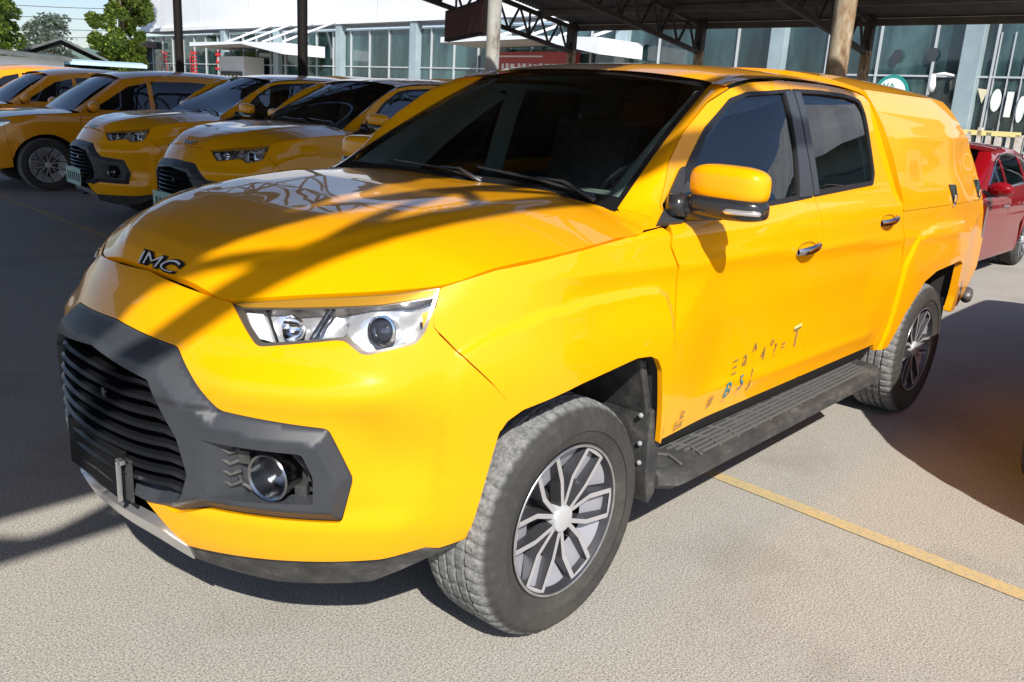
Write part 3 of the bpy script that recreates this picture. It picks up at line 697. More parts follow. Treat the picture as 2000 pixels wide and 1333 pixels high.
DISC = mat("brake disc steel", (.28, .27, .26), .4, .9)

def WS(s, t, o_=0.0):
    """windscreen surface: s across (-1..1), t from cowl to roof"""
    t = max(-.02, min(1, t)); a = abs(s); yb, yt = .738*s, .598*s; xb = -.440+.055*a**2; xt = -1.075-.038*a**2.2; zb = 1.246; zt = 1.700-.038*a**2.2
    bow = math.sin(math.pi*max(0, min(1, t)))*(.024-.012*a*a); return (xb+(xt-xb)*t+bow*.5+o_*.5, yb+(yt-yb)*t, zb+(zt-zb)*t+bow+o_)
def qbez(a, b, c, n=6): return [tuple((1-t)**2*np.array(a)+2*t*(1-t)*np.array(b)+t*t*np.array(c)) for t in [i/n for i in range(n+1)]]
TR = .366; TW = .255
def make_wheel(parent, x, side, bright=True, r=TR, tw=TW, yo=.935, rr=.232):
    """wheel centred on its own origin; outer face towards +y (side=1)"""
    w = empty("wheel", (x, side*(yo-tw/2), r), 0 if side > 0 else math.pi, parent)
    hw = tw/2; N = 216; k = r/.366
    prof = [(rr+.002, -hw+.03), (rr+.008, -hw+.012), (rr+.05*k, -hw-.004), (r-.055, -hw-.008), (r-.026, -hw+.004), (r-.012, -hw+.018), (r-.003, -hw+.036)]
    grooves = (-.055, -.018, .018, .055)
    for g_ in grooves: prof += [(r, g_-.0065), (r-.0085, g_-.0045), (r-.0085, g_+.0045), (r, g_+.0065)]
    prof += [(r-.003, hw-.036), (r-.012, hw-.018), (r-.026, hw-.004), (r-.034, hw+.003), (r-.040, hw+.0045), (r-.055, hw+.008), (r-.085, hw+.008), (rr+.058, hw+.006), (rr+.040, hw+.003), (rr+.018, hw-.006), (rr+.010, hw-.008), (rr+.004, hw-.014), (rr+.002, hw-.022)]
    mb = MB(); P = []; F = []; K = len(prof)
    for i in range(N):
        a = 2*math.pi*i/N
        for j, (q, h) in enumerate(prof):
            d = 0
            shoulder = abs(h) > .058 and q > r-.030
            if shoulder and i % 4 == 0: d = .0055
            if (not shoulder) and q > r-.002 and i % 6 in (0,): d = .0035
            a2 = a+(.012*math.sin(h*40) if q > r-.02 else 0)
            P.append(((q-d)*math.cos(a2), h, (q-d)*math.sin(a2)))
    for i in range(N):
        j = (i+1) % N
        for q in range(K-1): F.append((i*K+q, j*K+q, j*K+q+1, i*K+q+1))
    mb.add(P, F); mb.build("tyre", TYRE, w, auto=R(28))
    mb = MB()
    mb.lathe([(rr+.004, hw-.012), (rr+.006, hw-.006), (rr, hw-.004), (rr-.006, hw-.008), (rr-.010, hw-.022), (rr-.022, hw-.05), (rr-.03, -hw+.03), (rr+.004, -hw+.02)], 96, 'y')
    mb.lathe([(rr-.028, -.03), (.05, -.02), (0, -.02)], 48, 'y')
    rim = mb.build("rim", RIMD, w, auto=R(35))
    mb = MB(); mb.lathe([(rr+.003, hw-.011), (rr+.005, hw-.0055), (rr, hw-.0035), (rr-.004, hw-.006)], 96, 'y'); o9 = mb.build("rim_lip", SATIN, w, smooth=True)
    # six twin spokes
    def arm(mbx, pts, wd, y0, y1):
        """flat bar following pts in the wheel plane, top at heights y"""
        n_ = len(pts); P = []; F = []
        for i, (px_, pz_, wy, ww) in enumerate(pts):
            a = pts[max(i-1, 0)]; c = pts[min(i+1, n_-1)]; d = np.array([c[0]-a[0], c[1]-a[1]]); d /= np.hypot(*d)+1e-9; nn = np.array([-d[1], d[0]])*ww/2
            P += [(px_-nn[0], wy, pz_-nn[1]), (px_+nn[0], wy, pz_+nn[1]), (px_+nn[0]*1.5, wy+y0, pz_+nn[1]*1.5), (px_-nn[0]*1.5, wy+y0, pz_-nn[1]*1.5)]
        for i in range(n_-1):
            for e in range(4): F.append((i*4+e, i*4+(e+1) % 4, (i+1)*4+(e+1) % 4, (i+1)*4+e))
        F += [(0, 1, 2, 3), tuple((n_-1)*4+e for e in (3, 2, 1, 0))]
        mbx.add(P, F)
    body = MB(); face = MB(); web = MB(); s_ = rr/.232
    for q in range(6):
        a0 = .06+q*math.pi/3; ca, sa = math.cos(a0), math.sin(a0)
        def W(rad, lat): return (rad*ca-lat*sa, rad*sa+lat*ca)
        for sg_ in (-1, 1):
            path = [(.036, .016, .100, .015), (.118, .0405, .103, .016), (.126, .042, .103, .017), (.226, .0425, .114, .017)]
            pts = [(*W(a*s_, b_*sg_*s_), h, ww) for a, b_, h, ww in path]
            arm(body, [(x_, z_, h-.002, ww+.002) for x_, z_, h, ww in pts], 0, -.034, 0)
            fp = [(x_, z_, h, ww*.92) for x_, z_, h, ww in pts]
            n_ = len(fp); P = []; F = []
            for i, (px_, pz_, wy, ww) in enumerate(fp):
                a = fp[max(i-1, 0)]; c = fp[min(i+1, n_-1)]; d = np.array([c[0]-a[0], c[1]-a[1]]); d /= np.hypot(*d); nn = np.array([-d[1], d[0]])*ww/2
                P += [(px_-nn[0], wy+.0006, pz_-nn[1]), (px_+nn[0], wy+.0006, pz_+nn[1])]
            face.add(P, [(i*2, i*2+1, i*2+3, i*2+2) for i in range(n_-1)])
        # strip closing the twin spoke along the rim
        pr_ = []
        for k_ in range(5):
            b_ = -.048+.024*k_; pr_ += [(*W(.2145*s_, b_*s_), .1125), (*W(.2255*s_, b_*s_), .1145)]
        face.add([(p_[0], p_[2]+.001, p_[1]) for p_ in pr_], [(2*k_, 2*k_+1, 2*k_+3, 2*k_+2) for k_ in range(4)])
        a1 = a0+math.pi/6; c1, s1_ = math.cos(a1), math.sin(a1)
        def W1(rad, lat): return (rad*c1-lat*s1_, rad*s1_+lat*c1)
        qd = [W1(.150*s_, -.020*s_), W1(.150*s_, .020*s_), W1(.226*s_, .058*s_), W1(.226*s_, -.058*s_)]
        web.add([(qd[0][0], .066, qd[0][1]), (qd[1][0], .066, qd[1][1]), (qd[2][0], .100, qd[2][1]), (qd[3][0], .100, qd[3][1])], [(0, 1, 2, 3)])
        # sloping web between the two arms, out at the rim
        inner = [W(.125*s_, -.034*s_), W(.125*s_, .034*s_)]; outer = [W(.224*s_, .040*s_), W(.224*s_, -.040*s_)]
        web.add([(inner[0][0], .070, inner[0][1]), (inner[1][0], .070, inner[1][1]), (outer[0][0], .092, outer[0][1]), (outer[1][0], .092, outer[1][1])], [(0, 1, 2, 3)])
    s = body.build("spoke", RIMD, rim); s2 = face.build("spoke_face", RIMB, rim); s3 = web.build("spoke_web", mat("light alloy web", (.40, .40, .44), .42, .35), rim)
    for o_ in (s, s2, s3): o_.parent = w
    mb = MB(); mb.lathe([(.0, .110), (.030, .110), (.040, .107), (.043, .098), (.043, .04)], 32, 'y'); mb.build("hub_cap", mat("worn hub cap", (.55, .56, .57), .5, .3), w, auto=R(30))
    mb = MB(); mb.lathe([(.0, .055), (.07, .055), (.075, .02), (.155, .015), (.155, -.01), (.0, -.01)], 40, 'y')
    for q in range(6):
        a = q*math.pi/3+.5; mb.lathe([(0, .082), (.008, .082), (.009, .05), (0, .05)], 8, 'y', c=(.060*math.cos(a), 0, .060*math.sin(a)))
    mb.build("brake_disc", DISC, w, auto=R(35))
    return w

def make_pickup():
    T = empty("pickup_truck")
    # crisp outline of the squared wheel-arch flares
    FF = [(.47, .80), (.455, .868), (.446, .9223), (.4221, .9505), (.3391, .9925), (.1781, 1.0338), (-.0077, 1.0486), (-.2031, 1.0492), (-.3523, 1.0417), (-.4055, 1.0134), (-.43, .9634), (-.47, .80), (-.47, .30), (.47, .30)]
    RF = [(-2.49, .60), (-2.5154, .7915), (-2.5395, .9171), (-2.674, 1.0322), (-2.9762, 1.0755), (-3.4928, 1.0733), (-3.5815, 1.0128), (-3.6163, .8473), (-3.64, .60), (-3.66, .30), (-2.40, .30)]
    def flare(q):
        q = np.asarray(q, float); o = np.zeros(len(q))
        for pl in (FF, RF):
            i_ = inside(q, pl); o += np.where(i_, .013*sstep(0, .03, poly_dist(q, pl)), 0)
        return o
    # ---------------- bumper cover
    lampo = D['lamp']; fr = D['frame']; lo = D['lowedge']
    A1 = [(UC, 1.040), D['lips'][0], lampo[0]]+lampo[1:10]+D['seam']+[(.3075, .7234), lo[0], lo[1], lo[2], (0.8865, 0.3671), (1.1357, 0.3596), (1.1891, 0.4088), (1.2662, 0.4818)]
    A1 += [(1.2465, 0.4948), fr[6], fr[5], fr[4], fr[3], fr[2], fr[1], fr[0], (UC, .917)]
    def bump_off(q):
        u, z = q[:, 0], q[:, 1]
        o = np.zeros(len(q))
        # swage under the lamps and around the fog housing
        o += .014*np.exp(-((z-.835)/.045)**2)*sstep(.50, .65, u)*(1-sstep(.95, 1.1, u))
        o -= .006*np.exp(-((z-.905)/.025)**2)*sstep(.5, .7, u)*(1-sstep(1.0, 1.15, u))
        o += .014*sstep(.53, .47, z)*sstep(.45, .6, u)
        o -= .020*sstep(.73, .60, u-.25*(z-.7))*sstep(.40, .52, u)*np.exp(-((z-.66)/.12)**2)
        return o+flare(q)
    panel("bumper_cover", A1, PAINT, T, both=True, offfn=bump_off, h=.028, rnd=.014, flange=.02)
    # ---------------- charcoal grille surround with fog lamp bays
    op = [(UC, .842), (1.1864, 0.8179)]+[(1.1009, 0.6865), (1.0779, 0.5928), (1.1038, 0.5217), (1.1240, 0.5048), (1.1959, 0.4817), (UC, .50)]
    outer = [(UC, .915), (1.1479, 0.9025), (0.9913, 0.7741), (0.7256, 0.7526), (0.6677, 0.6142), (0.6959, 0.4959), (1.0445, 0.4971), (1.1413, 0.4611), (1.2329, 0.4494), (UC, .462)]
    FR = outer+list(reversed(op))
    skipc = lambda a, b: abs(a[0]-UC) < 1e-3 and abs(b[0]-UC) < 1e-3
    def fr_off(q):
        d1 = poly_dist(q, outer, skipc); u, z = q[:, 0], q[:, 1]
        wd = np.where((u > 1.0) & (z > .78), .06, .036); ht = np.where((u > 1.0) & (z > .78), .032, .030)
        return ht*np.clip(d1/wd, 0, 1)+.0
    fogh = D['fog']
    fog_hole = [(1.0700, 0.6988), (0.7826, 0.6944), (0.7580, 0.6328), (0.7586, 0.5563), (1.0260, 0.5419), (1.0624, 0.6096)]
    sur = panel("grille_surround", FR, PLASTIC, T, both=True, offfn=fr_off, h=.012, holes=[fog_hole], flange=.05, rnd=.010, hrnd=.012)
    # opening lip
    # recessed floor of the fog bays
    def bay_off(q):
        u, z = q[:, 0], q[:, 1]
        return -.045+.075*sstep(.90, 1.04, u)
    bigger = [(1.0727, 0.7032), (0.7780, 0.6987), (0.7535, 0.6328), (0.7541, 0.5521), (1.0261, 0.5367), (1.0673, 0.6100)]
    for sd in (1, -1):
        bay = panel("fog_lamp_bay", bigger, PLASTIC, T, sd, offfn=bay_off, h=.02, flange=0)
        # bracket polygon and hooks
        def Q(u, z, o_):
            X, N = lift([(u, z)], sd, off=o_); return Vector(X[0]), Vector(N[0])
        mb = MB()
        for (pts, wdt) in (([(0.9590, 0.6738), (0.8223, 0.6805), (0.7730, 0.6253), (0.7733, 0.5986)], .012), ([(0.9590, 0.6738), (0.9723, 0.6252), (0.9519, 0.5712), (0.9141, 0.5537), (0.8249, 0.5440), (0.7849, 0.5563)], .012)):
            mb.tube([Q(u, z, -.018)[0] for u, z in pts], .008, 6)
        for k in range(4):
            z = .665-.030*k; mb.tube([Q(1.020, z, .012)[0], Q(.998, z+.012, .004)[0], Q(.975, z-.006, -.002)[0], Q(.950, z+.004, -.014)[0]], .0065, 5)
        for u, z in ((0.9390, 0.6508), (0.7963, 0.5690)):
            c, nn = Q(u, z, -.022); mb.box(c, (.03, .035, .03), nn.to_track_quat('Z', 'Y').to_matrix())
        mb.build("bracket", DUSTY, bay)
        c, nn = Q(0.8481, 0.6118, -.045); ax = (Vector((1, sd*.30, 0))).normalized()
        fl = empty("fog_lamp", c, 0, T); rot = ax.to_track_quat('Z', 'Y').to_matrix().to_4x4(); fl.matrix_local = Matrix.Translation(c) @ rot
        mb = MB(); mb.lathe([(.056, .0), (.061, .055), (.063, .066), (.060, .070), (.054, .066), (.050, .02), (.044, .012)], 40, 'z'); mb.build("bezel", mat("smoked chrome", (.30, .31, .33), .22, 1.0), fl, auto=R(40))
        mb = MB(); mb.lathe([(.044, .012), (.030, .004), (.0, .0)], 32); mb.build("reflector", mat("dull reflector", (.30, .31, .33), .35, .8), fl, smooth=True)
        mb = MB(); mb.lathe([(.050, .020), (.024, .032), (.0, .036)], 32); mb.build("lens", LENSG, fl, smooth=True)
    # ---------------- grille slats
    def G(u, z, o_, sd=1):
        X, N = lift([(u, z)], sd, off=o_); return Vector(X[0])
    bk = [(UC, .85), (1.1746, 0.8336), (1.0899, 0.6927), (1.0688, 0.5921), (1.0966, 0.5131), (1.1164, 0.4941), (1.1875, 0.4649), (UC, .475)]
    panel("grille_back", bk, VOID, T, both=True, off=-.055, h=.05, flange=0)
    opl = [p_ for p_ in op]
    def u_left(z):
        pts = [(1.1864, 0.8179), (1.1009, 0.6865), (1.0779, 0.5928), (1.1038, 0.5217), (1.1240, 0.5048), (1.1959, 0.4817)]
        zs = [p_[1] for p_ in pts][::-1]; us = [p_[0] for p_ in pts][::-1]
        return float(np.interp(z, zs, us))
    gm = MB()
    for k in range(8):
        z = .800-.0375*k; ul = u_left(z)-.005
        for sd in (1, -1):
            us = np.linspace(ul, UC, 22); rows = [[], [], [], [], []]
            for u in us:
                t = (u-ul)/(UC-ul); dz = float(.012*sstep(.02, .16, t)-.004*sstep(.2, .5, t)-.010)
                o_ = .012+.014*float(sstep(0, .3, t))
                rows[0].append(G(u, z+dz+.011, o_-.05, sd)); rows[1].append(G(u, z+dz+.008, o_-.004, sd)); rows[2].append(G(u, z+dz+.001, o_+.004, sd)); rows[3].append(G(u, z+dz-.008, o_-.012, sd)); rows[4].append(G(u, z+dz-.009, o_-.05, sd))
            gm.grid(rows)
    gs = gm.build("grille_slats", mat("grille gloss black", (.010, .011, .013), .30, spec=.4), T, auto=R(20))
    for yy in (-.25, .25):
        mb = MB(); mb.tube([(float(front_x(.80))-.05, yy, .80), (float(front_x(.6))-.05, yy, .52)], .006, 6); mb.build("grille_rib", BLACK, gs)
    mb = MB(); 
    for a in range(3): 
        t = a*math.pi/3+.3; mb.beam((.962, .075-.014*math.cos(t), .742-.014*math.sin(t)), (.962, .075+.014*math.cos(t), .742+.014*math.sin(t)), .005)
    mb.build("small_star", CHROME, gs)
    # registration plate holder
    mb = MB(); mb.prism([(-.19, .455), (.155, .455), (.165, .60), (-.19, .60)], .948, .965, 'yz'); ph = mb.build("plate_holder", mat("matt black holder", (.006, .006, .007), .75, spec=.2), T, bevel=.004)
    mb = MB(); mb.box((.974, .162, .515), (.014, .005, .115)); mb.box((.972, .172, .575), (.014, .03, .012)); mb.build("bracket", SATIN, ph, bevel=.0015)
    mb = MB(); mb.box((.955, .180, .52), (.006, .036, .12)); mb.build("side_plate", DUSTY, ph)
    # ---------------- lower lips
    lipU = [(.386, .4475), (0.4349, 0.3969), (0.5996, 0.3744), (0.8867, 0.3647), (1.1367, 0.3557), (1.1588, 0.2862), (0.8999, 0.2567), (0.6187, 0.2761), (.45, .36), (.386, .385)]
    panel("lower_lip", lipU, DUSTY, T, 1, off=.004, h=.03, flange=.05, rnd=.01); panel("lower_lip", lipU, DUSTY, T, -1, off=.004, h=.03, flange=.05, rnd=.01)
    sk = [(1.1270, 0.3557), (1.1987, 0.3983), (1.2634, 0.4126), (UC, .425), (UC, .388), (1.2752, 0.3599), (1.1463, 0.2940)]
    panel("skid_trim", sk, mat("brushed silver trim", (.72, .72, .73), .3, .85), T, both=True, h=.03, flange=.03, offfn=lambda q: .012+.016*np.clip((q[:, 1]-.34)/.08, 0, 1), rnd=.008)
    # ---------------- headlights
    lens = D['lens']
    for sd in (1, -1):
        hl = empty("headlight", (0, 0, 0), 0, T)
        panel("housing", lampo, mat("bronze lamp border", (.22, .19, .16), .25, .7), hl, sd, off=-.005, offfn=bump_off, h=.03, flange=.05, holes=[lens])
        panel("reflector", [(1.0104, 1.0154), (0.9405, 0.9690), (0.8965, 0.9418), (0.7042, 0.9647), (0.6514, 0.9384), (0.6301, 0.9362), (0.5140, 0.9648), (0.4878, 1.0009), (0.4618, 1.0827), (0.5986, 1.0676), (0.8068, 1.0444)], REFL, hl, sd, h=.014, flange=0,
              offfn=lambda q: bump_off(q)-.046+.010*np.sin(q[:, 0]*38)*np.cos(q[:, 1]*46+q[:, 0]*9)+.006*np.sign(np.sin(q[:, 0]*21+1.0)))
        def Hq(u, z, o_): 
            X, N = lift([(u, z)], sd, off=o_); return Vector(X[0]), Vector(N[0])
        # bright inner block, dark divider, sloping fin
        mb = MB(); blk = [(0.9732, 1.0082), (0.9260, 0.9582), (0.8758, 0.9538), (0.9210, 1.0111)]
        f0 = [Hq(u, z, -.012)[0] for u, z in blk]; f1 = [Hq(u, z, -.045)[0] for u, z in blk]
        mb.add(f0+f1, [(0, 1, 2, 3), (0, 1, 5, 4), (1, 2, 6, 5), (2, 3, 7, 6), (3, 0, 4, 7)]); mb.build("light_guide", mat("white light guide", (.85, .87, .9), .3), hl)
        mb = MB()
        for a, c_ in (((0.9135, 1.0203), (0.8656, 0.9536)), ((0.7401, 1.0381), (0.7828, 0.9688)), ((0.7266, 1.0379), (0.7693, 0.9685))):
            mb.tube([Hq(*a, -.015)[0], Hq(*c_, -.02)[0]], .004, 6)
        mb.build("divider", GLOSSB, hl)
        c, nn = Hq(0.5984, 0.9982, -.022); rot = (nn*.5+Vector((.6, 0, -.05))).normalized().to_track_quat('Z', 'Y').to_matrix().to_4x4()
        pr = empty("projector", c, 0, hl); pr.matrix_local = Matrix.Translation(c) @ rot
        pr.name = "projector"
        mb = MB(); mb.lathe([(.028, -.03), (.034, .006), (.039, .009), (.039, .013), (.033, .014), (.028, .002)], 32); o1 = mb.build("projector_ring", CHROME, hl, auto=R(35)); o1.matrix_local = Matrix.Translation(c) @ rot
        mb = MB(); mb.lathe([(.028, .000), (.025, .009), (.015, .015), (0, .018)], 32); o2 = mb.build("projector_lens", mat("dark lens glass", (.03, .035, .05), .03, coat=1, spec=.9), hl, smooth=True); o2.matrix_local = Matrix.Translation(c) @ rot
        bpy.data.objects.remove(pr)
        c, nn = Hq(0.8238, 0.9912, -.026); rot = (nn*.4+Vector((.8, 0, 0))).normalized().to_track_quat('Z', 'Y').to_matrix().to_4x4()
        mb = MB(); mb.lathe([(.034, .018), (.030, .004), (.018, -.010), (.006, -.016), (0, -.016)], 28); o3 = mb.build("main_beam_bowl", CHROME, hl, smooth=True); o3.matrix_local = Matrix.Translation(c) @ rot
        panel("lens", lens, LENSG, hl, sd, off=-.003, offfn=bump_off, h=.04, flange=0)
        panel("lamp_edge", [(0.5058, 1.0368), (0.4599, 1.0544), (0.4618, 0.9910), (0.4983, 0.9753)], PAINT, hl, sd, off=-.006, h=.03, flange=0)
        # chrome trim strip over the lens, the yellow bonnet's reflection painted into its colour
        strip = [lampo[0], (0.9967, 1.0187), (0.8069, 1.0412), (0.5986, 1.0625), (0.4744, 1.0786), lampo[11], lampo[12], lampo[13]]
        panel("lamp_trim", [(1.0139, 1.0201), (0.9824, 1.0162), (0.8071, 1.0334), (0.5986, 1.0538), (0.4745, 1.0761), (0.4579, 1.0913), (0.5700, 1.0761), (0.8084, 1.0506)], mat("bonnet reflection trim", (.80, .42, .05), .2, .6, coat=.5), hl, sd, off=-.001, h=.03, flange=.004)
    # ---------------- bonnet
    Et = [(0, S(1.0768, 1.0268)), (.12, S(1.0055, 1.0319)), (.25, S(0.8065, 1.0594)), (.38, S(0.5698, 1.0853)), (.45, S(0.4534, 1.0994)), (.58, S(.3003, 1.1430)), (.70, S(.0997, 1.173)), (.83, S(-.1316, 1.1935)), (.93, S(-.3043, 1.2075)), (1.0, np.array([-.375, .757, 1.240]))]
    et = [e[0] for e in Et]; E3 = np.array([np.reshape(e[1], 3) for e in Et])
    ct = [0, .12, .25, .38, .45, .58, .70, .83, .93, 1.0]; cx = [.776, .752, .69, .575, .50, .32, .11, -.14, -.34, -.435]
    def zc_of(x): return float(np.interp(x, [-.5, -.3, -.05, .2, .4, .52, .62, .70, .745, .778], [1.258, 1.262, 1.256, 1.232, 1.204, 1.178, 1.148, 1.114, 1.084, 1.046]))
    ts = np.concatenate([np.linspace(0, .1, 9)[:-1], np.linspace(.1, 1, 60)]); ss = np.linspace(-1, 1, 81)
    def hood_pt(s, t):
        e = np.array([_interp(t, et, E3[:, k]) for k in range(3)], float); x = float(_interp(t, ct, cx)); z = zc_of(x); a = abs(s)
        X = x+(e[0]-x)*a**2.4; Y = s*e[1]; pf = float(_interp(a, [0, .25, .45, .58, .66, .80, .92, 1.0], [1, .985, .95, .905, .82, .50, .19, 0])); Z = e[2]+(z-e[2])*pf
        rise = float(sstep(.08, .35, t))
        Z += .009*rise*float(1-sstep(.60, .645, a))-.006*rise*float(1-sstep(.0, .45, a))
        return (X, Y, Z)
    rows = [[hood_pt(s, t) for s in ss] for t in ts]
    h = len(rows); w = len(rows[0]); V = [p_ for r_ in rows for p_ in r_]; F = [(i*w+j, (i+1)*w+j, (i+1)*w+j+1, i*w+j+1) for i in range(h-1) for j in range(w-1)]
    # turned down edge
    k = len(V); rim_i = [j for j in range(w)]+[i*w+w-1 for i in range(1, h)]+[(h-1)*w+j for j in range(w-2, -1, -1)]+[i*w for i in range(h-2, 0, -1)]
    for i in rim_i: V.append((V[i][0]*.995-.002, V[i][1]*.985, V[i][2]-.018))
    n = len(rim_i)
    bonnet = raw("bonnet", V, F, PAINT, T, smooth=True)
    mb = MB(); mb.add([V[i] for i in rim_i]+V[k:], [(i, (i+1) % n, n+(i+1) % n, n+i) for i in range(n)]); mb.build("bonnet_edge", PAINT, bonnet)
    # emblem on the nose of the bonnet
    def nose(x, y):
        out = []
        for a, b_ in zip(x, y):
            yy = a-.125; t = .012+b_*1.15
            p0 = np.array(hood_pt(np.clip(yy/.39, -1, 1), max(0, min(t, .3)))); out.append(p0+np.array([.006, 0, .003]))
        return out
    em = skin_mesh_text("emblem", "JMC", 0, 0, .150, mat("bright emblem metal", (.80, .81, .83), .45, .2), bonnet, put=lambda x, y: nose(x*.86+.02, y), scale_x=1.12, spacing=.92, bold=-.002)
    em2 = skin_mesh_text("emblem_backing", "JMC", 0, 0, .150, GLOSSB, bonnet, put=lambda x, y: [q-np.array([.0030, -.003, .0022]) for q in nose(x*.86+.02, y-.002)], scale_x=1.12, spacing=.92, bold=.010)  # black outline backing behind the silver letters
    # ---------------- front wings
    dl = D['doorline']; G1 = .0022
    wing = [(0.4525, 1.0934), (.3003, 1.1370), (.0997, 1.1668), (-.1316, 1.1872), (-.3043, 1.2013), (-.405, 1.207), (-.4225, 1.19), (-.4125, 1.154), (-.4495, 1.08), (-.4535, 1.0224), (-.4315, .8154), (-.4475, .5064)]
    wing += [(-.4334, .5064), (-.4055, .6375), (-.3706, .7714), (-.3407, .8136), (-.2964, .8319), (-.2224, .8388), (.0373, .8134), (.2417, .7788), (.2873, .7539), (.3045, .7254)]
    wing += [(.2880, .8056), (.3413, .8677), (.4065, .9316), (.4464, .9747), (0.4769, 1.0057), (0.4711, 1.0439)]
    for sd in (1, -1): panel("front_wing", wing, PAINT, T, sd, h=.012, rnd=.008, flange=.018, offfn=flare)
    # ---------------- doors
    topf = [(-.0, 0)]
    front_edge = D['front_edge']
    split_b = [(-1.487, 1.6965), (-1.4975, 1.30), (-1.538, 1.15), (-1.538, .508)]
    dr = [(-1.4915, 1.6965), (-1.8318, 1.7018), (-2.1406, 1.6927), (-2.262, 1.672), (-2.290, 1.645), (-2.308, 1.58), (-2.345, 1.46), (-2.400, 1.32), (-2.462, 1.2045), (-2.478, 1.0948), (-2.505, .9427), (-2.497, .74), (-2.462, .605), (-2.395, .512), (-2.36, .508), (-1.542, .508), (-1.542, 1.15), (-1.5020, 1.30)]
    wfront = D['front_pane']
    wrear = [(-1.560, 1.654), (-1.7741, 1.660), (-2.045, 1.656), (-2.150, 1.642), (-2.182, 1.60), (-2.170, 1.345), (-2.140, 1.306), (-1.560, 1.287)]
    dloR = [(-1.4915, 1.6665), (-1.7741, 1.6746), (-2.051, 1.6713), (-2.1757, 1.6544), (-2.1967, 1.6032), (-2.181, 1.3358), (-2.1446, 1.2876), (-1.502, 1.2580)]
    for sd in (1, -1):
        fd = panel("front_door", front_edge+split_b, PAINT, T, sd, kind='cab', h=.026, rnd=.010, flange=.018, holes=[D['front_hole']])
        rd = panel("rear_door", dr, PAINT, T, sd, kind='cab', h=.026, rnd=.010, flange=.018, holes=[[(-1.535, 1.6625), (-1.7741, 1.6700), (-2.051, 1.6663), (-2.1707, 1.6504), (-2.1907, 1.6032), (-2.176, 1.3358), (-2.1416, 1.2926), (-1.535, 1.266)]])
        # black surrounds and panes
        def o_(q): return .0*q[:, 0]+.0015
        fr1 = panel("window_frame", D['front_frame'], BLACK, fd, sd, kind='cab', off=.0025, h=.02, rnd=.012, flange=.02, holes=[wfront], hrnd=.010)
        fr2 = panel("window_frame", dloR, BLACK, rd, sd, kind='cab', off=.0025, h=.02, rnd=.014, flange=.02, holes=[wrear], hrnd=.014)
        panel("window_pane", [(u*1.0, z) for u, z in wfront], SIDEG, fd, sd, kind='cab', off=-.006, h=.05, flange=0)
        panel("window_pane", wrear, SIDEG, rd, sd, kind='cab', off=-.006, h=.05, flange=0)
        panel("pillar_trim", [(-1.412, 1.652), (-1.4830, 1.655), (-1.4935, 1.263), (-1.372, 1.262), (-1.405, 1.42)], mat("ribbed pillar cover", (.045, .052, .065), .4), fd, sd, kind='cab', off=.006, h=.03, rnd=.005, flange=.004)
        panel("pillar_trim", [(-1.4955, 1.655), (-1.552, 1.657), (-1.552, 1.268), (-1.504, 1.265)], mat("ribbed pillar cover"), rd, sd, kind='cab', off=.006, h=.03, rnd=.005, flange=.004)
        panel("mirror_triangle", D['triangle'], mat("matt mirror base", (.035, .037, .042), .5), fd, sd, kind='cab', off=.009, h=.03, rnd=.008, flange=.012)
        # belt moulding
        # handles
        for dd, (u0, z0) in ((fd, (-1.395, 1.068)), (rd, (-2.270, 1.128))):
            P_, N_ = lift([(u0, z0)], sd, 'cab'); c = Vector(P_[0]); nn = Vector(N_[0])
            mb = MB(); sec = []
            for t in np.linspace(-1, 1, 13):
                dx = t*.088; lift_ = .034*(1-abs(t)**2.6)+.004; hh = .0125+.004*(1-t*t); cc = c+Vector((dx, 0, dx*-.10))+nn*lift_
                sec.append([cc+Vector((0, 0, hh))+nn*.0, cc+nn*.007+Vector((0, 0, hh*.5)), cc+nn*.008-Vector((0, 0, hh*.4)), cc-Vector((0, 0, hh)), cc-nn*.006])
            rows = [[r_[j] for r_ in sec] for j in (0, 1, 2, 3, 4, 0)]; mb.grid(rows); mb.build("handle", mat("dark chrome", (.45, .44, .44), .12, 1.0), dd, auto=R(50))
            mb = MB(); mb.tube([c+Vector((.10*math.cos(a)*.8, 0, .026*math.sin(a)-.0*math.cos(a)))+nn*.0008 for a in np.linspace(0, 2*math.pi, 24)[:-1]], .0016, 4, closed=True)
            mb.build("handle_recess", mat("shut line", (.18, .08, .0), .8), dd)
        # inner side of the doors
        card = [(-.50, .55), (-.50, 1.21), (-2.40, 1.24), (-2.40, .55)]
        panel("door_card", card, INT, T, sd, kind='cab', off=-.06, h=.12, flange=0)
        panel("inner_pillar", [(-.56, 1.20), (-.66, 1.30), (-.82, 1.43), (-1.02, 1.56), (-1.42, 1.63), (-1.42, 1.20), (-1.56, 1.20), (-1.56, 1.64), (-2.14, 1.64), (-2.16, 1.22), (-2.40, 1.24), (-2.33, 1.55), (-2.24, 1.66), (-1.8, 1.685), (-1.2, 1.66), (-1.02, 1.625), (-.87, 1.575), (-.71, 1.475), (-.60, 1.385), (-.53, 1.29)], INTL, T, sd, kind='cab', off=-.035, h=.05, flange=0)
        # ---------------- trim inside the screen pillar
        rows = []
        for t in np.linspace(0.02, .97, 12):
            p0 = np.array(WS(.955, t, -.012)); p1 = np.array(WS(.86-.05*(1-t)**2, t, -.05)); p2 = p1+np.array([-.10-.12*(1-t), .015, -.03]); rows.append([tuple(q*[1, sd, 1]) for q in (p0, (p0+p1)/2+np.array([.01, 0, .006]), p1, p2)])
        mb = MB(); mb.grid(rows); mb.build("pillar_inner_trim", INTL, T, smooth=True)
        # ---------------- A pillar
        rows = []
